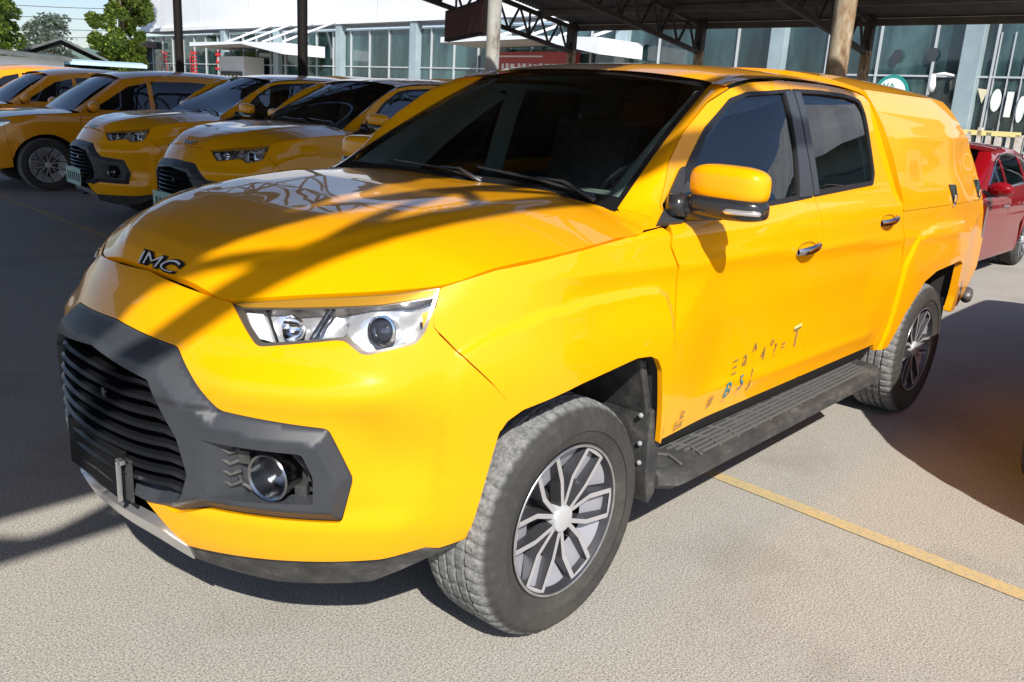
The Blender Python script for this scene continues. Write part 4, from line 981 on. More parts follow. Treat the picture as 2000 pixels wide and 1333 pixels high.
        for t in np.linspace(0, 1, 25):
            i_ = np.array(WS(1.0, t, .002)); z = 1.2125+(1.644-1.2125)*t**.93; zz_ = [p_[1] for p_ in front_edge[5:]]; u = float(np.interp(z, zz_, [p_[0] for p_ in front_edge[5:]]))+.005; o3 = S(u, z+.002, 'cab').reshape(3)
            # the pillar faces forward for a hand's breadth, then rolls back to the door
            mid_ = (i_+o3)/2; mid_ = mid_+np.array([.020, .020, .010])*(1-.3*t)
            row = []
            for q_ in np.linspace(0, 1, 9):
                q = (1-q_)**2*i_+2*q_*(1-q_)*mid_+q_*q_*o3; row.append((q[0], q[1]*sd, q[2]))
            rows.append(row)
        mb = MB(); mb.grid(rows)
        # foot of the pillar, between bonnet, wing and windscreen
        h1 = hood_pt(1, 1.0); h2 = hood_pt(1, .93); a = rows[0]; w5 = S(-.405, 1.2085, 'cab').reshape(3)
        mb.grid([[(h1[0], h1[1]*sd, h1[2]-.004), ((h1[0]+h2[0])/2, (h1[1]+h2[1])/2*sd, (h1[2]+h2[2])/2-.003), (h2[0], h2[1]*sd, h2[2]-.003), (w5[0]+.02, w5[1]*sd, w5[2])], [a[0], a[3], a[6], a[-1]]])
        mb.build("windscreen_pillar", PAINT, T, auto=R(50), weld=True)
        # ---------------- load bed side and hardtop
        bs = [(-2.4815, 1.0948), (-2.5115, .9427), (-2.5035, .74), (-2.468, .603), (-2.400, .508), (-2.41, .470), (-2.5449, .470), (-2.6616, .642), (-2.8492, .7818), (-3.0229, .8213), (-3.4397, .8392), (-3.4995, .8166), (-3.5125, .6145), (-3.4999, .525), (-3.7777, .525), (-3.90, .630), (-4.0009, .743), (-4.0012, .9362), (-3.960, 1.060), (-3.935, 1.1271), (-3.92, 1.158), (-2.470, 1.158)]
        def bed_off(q):
            u, z = q[:, 0], q[:, 1]
            return flare(q)
        bed = panel("bed_side", bs, PAINT, T, sd, kind='canopy', h=.018, rnd=.010, flange=.04, offfn=bed_off)
        cs = [(-2.4685, 1.1605), (-2.4665, 1.2045), (-2.404, 1.32), (-2.349, 1.46), (-2.312, 1.58), (-2.300, 1.66), (-2.30, 1.705), (-3.30, 1.705), (-3.50, 1.700), (-3.58, 1.655), (-3.72, 1.50), (-3.83, 1.335), (-3.905, 1.200), (-3.92, 1.1605)]
        def can_off(q):
            u, z = q[:, 0], q[:, 1]
            return -.012*np.exp(-((z-1.36+.04*(u+3))/.07)**2)*sstep(-2.5, -2.8, u)*sstep(-3.8, -3.5, u)+.008*np.exp(-((z-1.50)/.03)**2)*sstep(-2.4, -2.7, u)
        hs_ = panel("hardtop_side", cs, PAINT, T, sd, kind='canopy', h=.026, rnd=.012, flange=.06, offfn=can_off)
        # recessed latches on the hardtop
        for (u0, z0) in ((-3.235, 1.212), (-3.805, 1.222)):
            outl = [(u0+.075, z0+.055), (u0-.055, z0+.050), (u0-.075, z0+.0), (u0-.06, z0-.050), (u0-.005, z0-.055), (u0+.025, z0-.01)]
            lt = panel("latch", outl, GLOSSB, hs_, sd, kind='canopy', off=.003, h=.02, rnd=.008, flange=.006)
            P_, N_ = lift([(u0-.012, z0-.022)], sd, 'canopy', .012); c = Vector(P_[0]); mb = MB(); mb.box(c, (.018, .014, .040)); mb.box(c+Vector((.01, 0, -.035)), (.022, .012, .018)); mb.build("latch_button", CHROME, lt, bevel=.004)
        # tail lamp and rear bumper end
        tlz = [(-3.985, 1.10), (-4.0, .95), (-4.0, .80), (-4.035, .80), (-4.045, .95), (-4.025, 1.10)]
        mb = MB(); mb.box((-3.985, sd*.885, .985), (.07, .075, .30)); mb.build("tail_lamp", mat("dark red tail lamp", (.10, .008, .01), .1, coat=1), T, bevel=.012)
        # wheel arch liners
        for ar in (D['arch'], D['arch2']):
            cxm = 0 if ar is D['arch'] else -3.085
            mb = MB(); r0 = []; r1 = []
            for u, z in ar:
                du, dz = u-cxm-.0, z-.45; L_ = math.hypot(du, dz)+1e-6; uu = u+du/L_*.012; zz = z+dz/L_*.012
                p0 = S(uu, zz).reshape(3); r0.append((p0[0], (p0[1]-.016)*sd, p0[2])); r1.append((p0[0]*.97+cxm*.03, .56*sd, p0[2]))
            mb.grid([r0, r1]); mb.add([(cxm, .56*sd, .62)]+[(p_[0], p_[1], p_[2]) for p_ in r1], [(0, i, i+1) for i in range(1, len(r1))]); mb.build("arch_liner", MUD, T, fix=False)
        # torn-looking splash guard behind the front wheel
        mb = MB(); mb.prism([(-.40, .62), (-.445, .62), (-.470, .50), (-.470, .31), (-.435, .28), (-.405, .40)], .70*sd, .93*sd, 'xz'); mb.prism([(-.33, .80), (-.36, .80), (-.43, .60), (-.40, .60)], .62*sd, .915*sd, 'xz'); mb.build("splash_guard", DUSTY, T, bevel=.006)
        mb = MB()
        for z in (.70, .60, .50, .43): mb.ball((-.375-.1*(.70-z), .90*sd, z), .009, 8, 6)
        mb.build("clip", LAMPIN, T)
        mb = MB(); mb.prism([(-3.50, .60), (-3.53, .60), (-3.56, .28), (-3.54, .28)], .66*sd, .90*sd, 'xz'); mb.build("mud_flap", BLACK, T)
        # ---------------- running board
        mb = MB(); prof = [(.770, .372), (.800, .392), (.955, .388), (.985, .372), (.990, .340), (.960, .318), (.80, .325)]
        N_ = 40; xs = np.linspace(-.475, -2.44, N_); V_ = []; F_ = []
        for i, x in enumerate(xs):
            e_ = min(abs(x+.475), abs(x+2.44)); cut = .05*(1-min(1, e_/.07))**2; rise = .0
            V_ += [(x, (y-(cut if y > .9 else 0))*sd, z+rise+.012*(x+.475)/-1.965) for y, z in prof]
        K_ = len(prof)
        for i in range(N_-1):
            for j in range(K_): F_.append((i*K_+j, i*K_+(j+1) % K_, (i+1)*K_+(j+1) % K_, (i+1)*K_+j))
        F_ += [tuple(range(K_)), tuple(range((N_-1)*K_, N_*K_))]
        mb.add(V_, F_); rb = mb.build("running_board", DUSTY, T, auto=R(30))
        mb = MB()
        for j in range(7):
            y = .800+.024*j; mb.beam((-.62-.02*j, y*sd, .3935), (-2.35+.01*j, y*sd, .4055), .009, .006)
        for j in range(14):
            x = -.56-.135*j; mb.beam((x, .80*sd, .396), (x-.05, .885*sd, .397), .010, .006); mb.beam((x-.05, .885*sd, .397), (x-.02, .955*sd, .394), .010, .006)
        mb.build("tread_rib", mat("scuffed grey rubber", (.12, .118, .112), .75), rb)
        mb = MB()
        for x in (-.75, -1.45, -2.15): mb.beam((x, .60*sd, .42), (x, .86*sd, .34), .04, .012)
        mb.build("board_bracket", BLACK, rb)
        # sill below the doors
        mb = MB(); mb.grid([[(x, S(x, .503, 'cab').reshape(3)[1]*sd-.006*sd, .503) for x in np.linspace(-.44, -2.42, 12)], [(x, .845*sd, .415) for x in np.linspace(-.44, -2.42, 12)], [(x, .70*sd, .36) for x in np.linspace(-.44, -2.42, 12)]]); mb.build("sill", mat("dark underseal", (.02, .02, .02), .7), T)
        # ---------------- door mirror
        mm = empty("door_mirror", (0, 0, 0) if sd > 0 else (-.09, .085, -.03), 0, T)
        def shell(z_lo, z_hi, grow=0.0, nth=40, nz=16):
            """rounded box housing: cross sections over height"""
            rows = []
            for i in range(nz+1):
                t = i/nz; v = -math.cos(math.pi*t); z = (z_lo+z_hi)/2+(z_hi-z_lo)/2*(math.copysign(abs(v)**.9, v)); sc = (1-abs(v)**3.4)**(1/3.0) if abs(v) < 1 else 0
                row = []
                for j in range(nth+1):
                    a = 2*math.pi*j/nth; c_, s_ = math.cos(a), math.sin(a)
                    ex = math.copysign(abs(c_)**.72, c_); ey = math.copysign(abs(s_)**.72, s_)
                    tt = (z-1.28)/.12; Y = 1.010+ey*(.128+grow)*sc*(1.0 if ey < 0 else 1.0)-.012*tt*0; X = -.590+ex*(.068+grow)*sc*(1.0 if ex > 0 else .55)-.05*(Y-1.03)
                    row.append((X, Y*sd, z+(-.010 if ey < 0 else .0)*abs(ey)*0-.02*(Y-1.03)))
                rows.append(row)
            return rows
        mb = MB(); mb.grid(shell(1.284, 1.403)); mb.build("mirror_cap", PAINT, mm, smooth=True)
        mb = MB(); mb.grid(shell(1.236, 1.315, .004)); low = mb.build("mirror_housing", mat("satin black mirror shell", (.022, .022, .025), .22, coat=.3), mm, smooth=True)
        mb = MB(); mb.tube([(-.545, .855*sd, 1.262), (-.57, .92*sd, 1.250), (-.58, .99*sd, 1.262)], [.045, .030, .032], 14); mb.tube([(-.53, .862*sd, 1.30), (-.53, .862*sd, 1.235)], [.03, .038], 14); mb.build("mirror_arm", mat("satin black mirror shell"), mm, smooth=True)
        mb = MB(); pts = [(-.590+.0745*math.cos(a)**.7-.05*(1.035+.13*math.sin(a)-1.03), (1.010+.134*math.sin(a))*sd, 1.268+.0*a) for a in np.linspace(.15, 1.25, 12)]
        mb.tube(pts, [.002]+[.009]*10+[.002], 8); mb.build("turn_signal", mat("clear signal lens", (.75, .72, .70), .12, .7, coat=1), mm, smooth=True)
        mb = MB(); mb.add([(-.632, (1.012+.115*math.cos(a))*sd, 1.343+.047*math.sin(a)) for a in np.linspace(0, 2*math.pi, 28)[:-1]], [tuple(range(27))]); mb.build("mirror_glass", CHROME, mm)
        # ---------------- wheels
        make_wheel(T, 0, sd); make_wheel(T, -3.085, sd)
        # seats
    # ---------------- roof
    rail = [(-1.0187, 1.6482), (-1.1452, 1.6744), (-1.4308, 1.6981), (-1.8318, 1.7048), (-2.1406, 1.6957), (-2.265, 1.675), (-2.297, 1.655)]
    rail3 = np.array([S(u, z+.004, 'cab').reshape(3) for u, z in rail]); rt = [0, .1, .32, .62, .86, .96, 1.0]
    cxr = [-1.060, -1.20, -1.47, -1.83, -2.12, -2.28, -2.34]; czr = [1.703, 1.728, 1.755, 1.768, 1.768, 1.764, 1.762]
    def roof_pt(s, t):
        e = [float(_interp(t, rt, rail3[:, k])) for k in range(3)]; x = float(_interp(t, rt, cxr)); z = float(_interp(t, rt, czr)); a = abs(s)
        Z = e[2]+(z-e[2])*(1-a**2.6)+.006*math.exp(-((a-.86)/.03)**2)*0-.006*math.exp(-((a-.90)/.02)**2)
        x2 = x+(e[0]-x)*a**3
        if t < .1:  # front edge runs through the windscreen corner
            k = 1-t/.1; x2 += k*(-.055*math.exp(-((a-.80)/.12)**2))
        return (x2, s*e[1], Z)
    ts = np.linspace(0, 1, 41); ss = np.linspace(-1, 1, 81); rows = [[roof_pt(s, t) for s in ss] for t in ts]
    mb = MB(); mb.grid(rows); rf = mb.build("roof", PAINT, T, smooth=True)
    # hardtop roof
    crail = [(-2.300, 1.700), (-2.6, 1.706), (-3.0, 1.708), (-3.30, 1.703), (-3.50, 1.695), (-3.58, 1.655)]
    cr3 = np.array([S(u, z, 'canopy').reshape(3) for u, z in crail]); crt = [0, .22, .5, .72, .9, 1.0]; ccx = [-2.300, -2.6, -3.0, -3.32, -3.56, -3.68]; ccz = [1.795, 1.806, 1.806, 1.795, 1.775, 1.745]
    rows = []
    for t in np.linspace(0, 1, 30):
        e = [float(_interp(t, crt, cr3[:, k])) for k in range(3)]; x = float(_interp(t, crt, ccx)); z = float(_interp(t, crt, ccz)); row = []
        for s in np.linspace(-1, 1, 61):
            a = abs(s); row.append((x+(e[0]-x)*a**3, s*e[1], e[2]+(z-e[2])*(1-a**2.6)))
        rows.append(row)
    mb = MB(); mb.grid(rows); mb.grid([rows[0], [(p_[0]+.002, p_[1]*.99, min(p_[2]-.05, 1.72)) for p_ in rows[0]], [(p_[0], p_[1]*.97, 1.60) for p_ in rows[0]]]); ht = mb.build("hardtop_roof", PAINT, T, auto=R(40))
    # tail: back of hardtop and tailgate
    mb = MB(); L1 = [S(u, z, 'canopy').reshape(3) for u, z in ((-3.58, 1.655), (-3.72, 1.50), (-3.83, 1.335), (-3.92, 1.16))]
    mb.grid([[tuple(rows[-1][0]), *[tuple(r_) for r_ in rows[-1][5:-5:5]], tuple(rows[-1][-1])]]+[[tuple(q*[1, 1-2*j/11, 1]) for j in range(12)] for q in L1]) if 0 else None
    for j in range(1): pass
    G_ = [[(q[0]-.06*(1-(1-2*j/11)**2), q[1]*(1-2*j/11), q[2]+(.0 if i else (rows[-1][30][2]-q[2])*(1-abs(1-2*j/11)**2.6))) for j in range(12)] for i, q in enumerate(L1)]
    mb.grid(G_); mb.build("hardtop_back", PAINT, T, smooth=True)
    mb = MB(); mb.box((-3.985, 0, .86), (.05, 1.66, .58)); mb.build("tailgate", PAINT, T, bevel=.012)
    mb = MB(); mb.tube([(-3.86, .93, .565), (-4.0, .90, .575), (-4.05, .80, .575), (-4.06, 0, .575), (-4.05, -.80, .575), (-4.0, -.90, .575), (-3.86, -.93, .565)], .034, 10); mb.build("rear_bumper", mat("dull rear bumper", (.12, .12, .125), .45, .4), T, smooth=True)
    # ---------------- windscreen
    rows = [[WS(s_, t) for s_ in np.linspace(-1, 1, 25)] for t in np.linspace(-.02, 1, 21)]
    mb = MB(); mb.grid(rows); ws = mb.build("windscreen", WSG, T, smooth=True)
    frit = MB()
    W_ = lambda s, t, o_=.0015: WS(s, t, o_)
    frit.grid([[W_(s, t) for s in np.linspace(-1, 1, 41)] for t in (-.02, .03, .065+0)]); frit.grid([[W_(s, t) for s in np.linspace(-1, 1, 41)] for t in (.955, .98, 1.0)])
    for sg_ in (-1, 1): frit.grid([[W_(sg_*s, t) for t in np.linspace(0, 1, 21)] for s in (1.0, .965)])
    frit.build("windscreen_border", GLOSSB, ws, smooth=True)
    # cowl panel between bonnet and screen
    mb = MB(); mb.grid([[(hood_pt(s, 1)[0]+.03, hood_pt(s, 1)[1]*.985, hood_pt(s, 1)[2]-.03) for s in np.linspace(-1, 1, 21)], [W_(s, -.02, -.002) for s in np.linspace(-1, 1, 21)]])
    mb.build("cowl", BLACK, T, smooth=True)
    wb = lambda s, t: W_(s, t, .016)
    for (a0, b0, name) in (((.10, .015), (-.50, .085), 'wiper'), ((.86, .012), (.12, .10), 'wiper')):
        mb = MB(); mb.tube([W_(a0[0], a0[1], .008), W_(a0[0]*.7+b0[0]*.3, (a0[1]+b0[1])/2+.0, .03), W_(a0[0]*.45+b0[0]*.55, b0[1]*.7, .022)], [.010, .006, .004], 6)
        p0, p1 = W_(a0[0]*.95+b0[0]*.05+.02, .035, .010), W_(b0[0]-.12, b0[1]+.005, .010); mb.tube([p0, ((p0[0]+p1[0])/2, (p0[1]+p1[1])/2, (p0[2]+p1[2])/2+.008), p1], .0055, 5); mb.build(name, mat("wiper black", (.03, .03, .035), .35), T, smooth=True)
    # ---------------- cabin
    mb = MB(); mb.box((-.62, 0, 1.09), (.50, 1.50, .24)); mb.box((-.70, .38, 1.22), (.26, .42, .07)); mb.build("dashboard", mat("dash grey", (.16, .19, .185), .7), T, bevel=.03)
    mb = MB(); c = Vector((-1.00, .38, 1.18)); rot = Matrix.Rotation(R(65), 3, 'Y'); mb.tube([c+rot @ Vector((.185*math.cos(a), .185*math.sin(a), 0)) for a in np.linspace(0, 2*math.pi, 29)[:-1]], .014, 8, closed=True)
    for a in (0, 2.2, 4.1): mb.beam(c, c+rot @ Vector((.18*math.cos(a), .18*math.sin(a), 0)), .03, .02)
    mb.build("steering_wheel", SEAT, T, smooth=True)
    for y in (.38, -.38):
        mb = MB(); mb.box((-1.42, y, .92), (.50, .48, .16)); mb.box((-1.68, y, 1.22), (.14, .46, .56), Matrix.Rotation(R(-14), 3, 'Y')); mb.box((-1.755, y, 1.56), (.09, .24, .15), Matrix.Rotation(R(-10), 3, 'Y')); mb.build("seat", SEAT, T, bevel=.05, seg=3)
    mb = MB(); mb.box((-2.15, 0, .92), (.44, 1.35, .16)); mb.box((-2.33, 0, 1.2), (.12, 1.35, .55)); mb.build("rear_bench", SEAT, T, bevel=.05, seg=3)
    mb = MB(); P_ = [(-.66, -.745, 1.375), (-.685, -.712, 1.362), (-.74, -.69, 1.375), (-.83, -.685, 1.43), (-.89, -.685, 1.475), (-.915, -.70, 1.51), (-.90, -.725, 1.535)]
    mb.tube([(-.60, -.745, 1.325), (-.64, -.712, 1.315), (-.70, -.69, 1.325), (-.79, -.67, 1.375), (-.85, -.665, 1.43), (-.865, -.685, 1.475), (-.84, -.715, 1.50)], .014, 10)
    mb.build("grab_handle", mat("pale grab handle", (.42, .52, .52), .5), T, smooth=True)
    mb = MB(); mb.grid([[roof_pt(s*.97, t) for s in np.linspace(-1, 1, 13)] for t in np.linspace(0.02, 1, 7)]); mb.v = [(v[0], v[1], v[2]-.035) for v in mb.v]; mb.build("headlining", INTL, T, smooth=True)
    mb = MB(); mb.box((-1.45, 0, .60), (1.95, 1.60, .40)); mb.box((-.30, 0, .78), (.50, 1.10, .62)); mb.box((.33, 0, .66), (.70, .84, .44)); mb.box((-3.2, 0, .70), (1.50, 1.10, .5)); mb.box((-1.55, 0, .40), (4.3, .9, .14)); mb.box((-2.44, 0, 1.02), (.05, 1.50, .9)); mb.build("underbody", VOID, T)
    mb = MB(); mb.box((-1.5, 0, .37), (3.3, .07, .07)); mb.tube([(0, .8, .37), (0, -.8, .37)], .04, 8); mb.tube([(-3.085, .8, .37), (-3.085, -.8, .37)], .045, 8); mb.ball((-3.085, 0, .37), .14); mb.build("axle", MUD, T)
    # splitter under the nose
    mb = MB(); mb.grid([[tuple(S(u, .40).reshape(3)*[.97, .97, 1]-[0, 0, .02]) for u in np.linspace(.40, UC, 14)], [(.45, .75*(1-i/13), .33) for i in range(14)]]); mb.grid([[tuple(S(u, .40).reshape(3)*[.97, -.97, 1]-[0, 0, .02]) for u in np.linspace(.40, UC, 14)], [(.45, -.75*(1-i/13), .33) for i in range(14)]]); mb.build("undertray", VOID, T)
    return T
hero = make_pickup()
def drop_children(root, names):
    """small inner pieces nobody sees at the copies' distance"""
    for ch in list(root.children_recursive):
        if ch.name.split('.')[0] in names: bpy.data.objects.remove(ch)
GRP = "yellow hardtop pickups of the same kind"
B = copy_tree(hero); B.location = (-2.80, -5.16, 0); B.rotation_euler.z = -.03
A = copy_tree(hero); A.location = (-3.01, -7.70, 0); A.rotation_euler.z = -.09
Dk = copy_tree(hero); Dk.location = (-2.55, 2.60, 0)
tag(hero, "bright yellow hardtop pickup in the foreground, sunlit, with worn lettering on its front door", "pickup truck", GRP)
tag(B, "shaded orange yellow pickup parked directly behind the bonnet of the foreground pickup", "pickup truck", GRP)
tag(A, "shaded yellow pickup with a green plate, parked next to the wagon with alloy wheels", "pickup truck", GRP)
tag(Dk, "yellow pickup whose front tyre just enters at the right edge of the photo", "pickup truck", GRP)
# number plates on the two parked ones
m_plate = varied("pale green plate", (.30, .55, .47), (.42, .64, .56), 8, .4)
for r_ in (A, B):
    mb = MB(); mb.prism([(-.30, .43), (.20, .43), (.20, .615), (-.30, .615)], .985, .990, 'yz'); pl = mb.build("number_plate", m_plate, r_, bevel=.003)
    mb = MB()
    for k in range(6): mb.box((.992, -.22+.075*k, .52), (.003, .034, .09))
    mb.build("plate_character", mat("plate black", (.03, .04, .04), .5), pl)
# worn lettering on the foreground pickup's front door
fdoor = [c for c in hero.children if c.name.split('.')[0] == 'front_door'][0]
inkb = mat("peeling dark ink", (.20, .17, .06), .5); inkt = mat("peeling teal ink", (.01, .17, .22), .5); inkp = mat("peeling pink ink", (.75, .22, .18), .5); inkg = mat("bleached ink ghost", (.86, .66, .28), .5)
for txt, u0, z0, sz, mt_, sl in (("Ξ", -.905, .640, .062, inkb, .07), ("a", -.985, .660, .075, inkb, .07), ("^", -1.055, .678, .07, inkb, .07), ("4", -1.13, .655, .062, inkb, .07), ("º", -1.20, .668, .07, inkb, .07), ("?", -1.235, .655, .062, inkb, .07), ("=", -1.30, .662, .055, inkb, .07), ("T", -1.395, .660, .095, inkb, .1),
    ("#", -.755, .550, .055, inkb, .1), ("B", -.865, .560, .070, inkt, .1), ("5", -.965, .572, .066, inkt, .1), ("J", -1.055, .575, .075, inkb, .1), ("_", -.86, .553, .05, inkp, .1), ("_", -.955, .563, .05, inkp, .1), ("iz", -.56, .555, .045, inkb, .1), ("Eut", -.53, .520, .040, inkb, .1), ("T", -1.392, .663, .105, inkg, .1)):
    skin_mesh_text("door_lettering", txt, u0, z0, sz*1.15, mt_, fdoor, kind='cab', thick=.0045 if mt_ is not inkg else .0038, slope=sl, font_shear=.2)
# ------------------------------------------------------------------ other cars: same way of building, other outlines
def arch_pts(cx, r, z0, n=14, zc=None, a0=0):
    zc = zc or r; pts = []
    for i in range(n+1):
        a = math.pi*i/n; pts.append((cx+r*math.cos(a), zc+r*math.sin(a)))
    return [(cx+r, z0)]+pts+[(cx-r, z0)]
def make_car(name, sp, mpaint, mglass):
    global side_y, front_x, nexp
    keep_ = (side_y, front_x, nexp)
    zb_, yb_, wb, tail = sp['ZB'], sp['YB'], sp['wb'], sp['tail']
    def side_y(x, z, kind=None):
        x = np.asarray(x, float); z = np.asarray(z, float)
        y = _interp(z, zb_, yb_)-sp['ftaper']*sstep(sp['wsb'][0]-.9, sp['wsb'][0]+.1, x)*sstep(sp['belt']-.03, sp['belt']+.08, z)
        y = y-sp['rtaper']*sstep(tail+1.3, tail, x)*(.4+.6*sstep(sp['belt']-.2, sp['belt']+.2, z))
        for cx in (0, -wb): y = y+.014*(1-sstep(.5, 1.0, np.hypot(x-cx, z-sp['tr'])/(sp['ra']+.14)))
        return y+.006*np.exp(-((z-sp['crease']-.02*x/-2)/.025)**2)
    def front_x(z): return _interp(z, sp['ZA'], sp['XA'])
    def nexp(z): return 2.5+0*z
    globals().update(side_y=side_y, front_x=front_x, nexp=nexp)
    T = empty(name); z0 = sp['sill']; bl = sp['belt']; ra = sp['ra']; tr_ = sp['tr']; cow = sp['wsb']
    zh = lambda x: float(np.interp(x, [p_[0] for p_ in sp['shut']][::-1], [p_[1] for p_ in sp['shut']][::-1]))
    us = sp['ufr']  # where bumper meets wing
    A = arch_pts(0, ra, z0, zc=tr_); Ar = arch_pts(-wb, ra, z0, zc=tr_)
    ft = [(UC, sp['nose'][1])]+[(1.1, sp['nose'][1]-.005), (us+.1, zh(us+.1)-.004), (us, zh(us)-.004)]
    panel("bumper_cover", ft+[(us-.02, .75*zh(us)), (ra+.004, tr_+.1), (ra+.004, z0), (us+.1, z0-.03), (UC, z0-.04)], mpaint, T, both=True, h=.05, flange=.02)
    panel("grille", sp['grille'], GLOSSB, T, both=True, off=.004, h=.06, flange=.012)
    panel("lower_intake", [(UC, .42), (.95, .42), (.80, .36), (.85, z0), (UC, z0-.02)], PLASTIC, T, both=True, off=.006, h=.06, flange=.012)
    dx1, dx2, dx3 = sp['doors']
    rail = sp['rail']; upf = [(u, z) for u, z in rail]
    for sd in (1, -1):
        hl = panel("headlight", sp['lamp'], mat("lamp face", (.62, .64, .67), .12, .5, coat=1), T, sd, off=.005, h=.03, flange=.01, rnd=.01)
        wing = [(us-.003, zh(us)-.006)]+[(x, zh(x)-.006) for x in np.linspace(us-.1, dx1+.05, 6)]+[(dx1+.004, zh(dx1)-.004), (dx1+.004, z0)]+[(u, z) for u, z in reversed(A) if u < ra*.99][0:]+[(ra, tr_+.1), (us-.024, .75*zh(us))]
        panel("front_wing", wing, mpaint, T, sd, h=.045)
        zt = lambda x: float(np.interp(x, [p_[0] for p_ in rail][::-1], [p_[1] for p_ in rail][::-1]))
        top1 = [p_ for p_ in rail if p_[0] > dx2]; top2 = [p_ for p_ in rail if dx3 < p_[0] < dx2]; top3 = [p_ for p_ in rail if p_[0] < dx3]
        dlo = sp['dlo']
        def clip(x_hi, x_lo, pts):
            out = []
            n = len(pts)
            for i in range(n):
                a, b = pts[i], pts[(i+1) % n]
                if x_lo <= a[0] <= x_hi: out.append(a)
                for xc in (x_hi, x_lo):
                    if (a[0]-xc)*(b[0]-xc) < 0:
                        t = (xc-a[0])/(b[0]-a[0]); out.append((xc, a[1]+t*(b[1]-a[1])))
            c = np.mean(out, 0); out.sort(key=lambda q: math.atan2(q[1]-c[1], q[0]-c[0])); return out
        for nm, xh, xl, tp in (("front_door", dx1, dx2, top1), ("rear_door", dx2, dx3, top2)):
            o_ = [(xh-.001, z0), (xh-.001, zh(xh) if xh > rail[0][0] else zt(xh))]+tp+[(xl+.002, zt(xl)), (xl+.002, z0 if xl > -wb+ra+.03 else tr_+ra*.9)]
            if xl < -wb+ra+.03: o_ += [(u, z) for u, z in Ar[:7] if u > xl+.03 and z > z0-.01][::-1] if 0 else [(xl+.12, tr_+ra*.62), (-wb+ra+.03, tr_), (-wb+ra+.03, z0)]
            hole = clip(xh-.03, xl+.035, dlo)
            d_ = panel(nm, o_, mpaint, T, sd, h=.05, holes=[hole] if len(hole) > 2 else [])
            if len(hole) > 2:
                panel("window_pane", hole, mglass, d_, sd, off=-.004, h=.12, flange=0)
            P_, N_ = lift([(xl+.14, bl-.13)], sd, None, .02); mb = MB(); mb.box(P_[0], (.19, .025, .026)); mb.build("handle", CHROME, d_, bevel=.01)
        q = [(dx3-.002, tr_+ra*.9), (dx3-.002, zt(dx3))]+top3+sp['rearline']+[(-wb-ra-.01, z0)]+[(u, z) for u, z in reversed(Ar)][1:-1]
        q = [p_ for p_ in q if not (p_[0] > dx3-.001)]
        hole = clip(dx3-.05, tail, dlo)
        qp = panel("quarter_panel", q, mpaint, T, sd, h=.05, holes=[hole] if len(hole) > 2 else [])
        if len(hole) > 2: panel("window_pane", hole, mglass, qp, sd, off=-.004, h=.12, flange=0)
        for ar, cx in ((A, 0), (Ar, -wb)):
            mb = MB(); r0 = [tuple(S(u, z).reshape(3)*[1, sd, 1]-np.array([0, .012*sd, 0])) for u, z in ar]; r1 = [(p_[0], .50*sd, p_[2]) for p_ in r0]; mb.grid([r0, r1]); mb.add([(cx, .5*sd, tr_)]+r1, [(0, i, i+1) for i in range(1, len(r1))]); mb.build("arch_liner", MUD, T, fix=False)
        for cx in (0, -wb): make_wheel(T, cx, sd, r=tr_, tw=.21, yo=float(side_y(cx, tr_))-.02, rr=tr_*.66)
        # pillars beside the screen
        rows = []; b_, t_ = np.array(sp['wsb']), np.array(sp['wst'])
        for t in np.linspace(0, 1, 9):
            i_ = b_+(t_-b_)*t; u, z = np.array([cow[0]+.0, zh(cow[0])])*(1-t)+np.array(rail[0])*t; o3 = S(u-.06*(1-t), z).reshape(3); m_ = (i_+o3)/2+np.array([.02, .02, .01])
            rows.append([tuple(((1-k)**2*i_+2*k*(1-k)*m_+k*k*o3)*[1, sd, 1]) for k in np.linspace(0, 1, 5)])
        mb = MB(); mb.grid(rows); mb.build("windscreen_pillar", mpaint, T, smooth=True)
        # mirror
        mx, mz = sp['mirror']; my = float(side_y(mx, bl))+.12
        mb = MB(); mb.ball((mx, my*sd, mz), (.075, .125, .075), 20, 12); mb.build("mirror_cap", mpaint, T, smooth=True)
        mb = MB(); mb.tube([(mx+.02, (my-.16)*sd, mz-.06), (mx, my*sd, mz-.05)], [.035, .03], 8); mb.build("mirror_arm", BLACK, T, smooth=True)
        if sp.get('chrome'):
            mb = MB(); X_, _ = lift([(p_[0], p_[1]) for p_ in resample(dlo, .12)], sd, None, .004); mb.tube([tuple(v) for v in X_], .011, 6, closed=True); mb.build("window_trim", CHROME, T, smooth=True)
        X_, _ = lift([(tail+.03, bl-.12)], sd); mb = MB(); mb.box((X_[0][0], X_[0][1]-.06*sd, bl-.14), (.08, .16, .16)); mb.build("tail_lamp", mat("dark red tail lamp"), T, bevel=.02)
    # bonnet
    e_u = [1.10, us+.1, us, .2, -.1, cow[0]+.06]; E_ = [S(u, (sp['nose'][1]-.0) if i == 0 else zh(u)).reshape(3) for i, u in enumerate(e_u)]; et_ = np.linspace(0, 1, len(E_))
    nx, nz = float(S(UC, sp['nose'][1]).reshape(3)[0]), sp['nose'][1]; rows = []
    for t in np.linspace(0, 1, 24):
        e = [float(_interp(t, et_, [q[k] for q in E_])) for k in range(3)]; x = nx+(cow[0]+.02-nx)*t; z = nz+(cow[2]+.01-nz)*(1-(1-t)**1.9); row = []
        for s in np.linspace(-1, 1, 29): a = abs(s); row.append((x+(e[0]-x)*a**2.4, s*e[1], e[2]+(z-e[2])*(1-a**2.6)))
        rows.append(row)
    mb = MB(); mb.grid(rows); mb.build("bonnet", mpaint, T, smooth=True)
    b_, t_ = sp['wsb'], sp['wst']
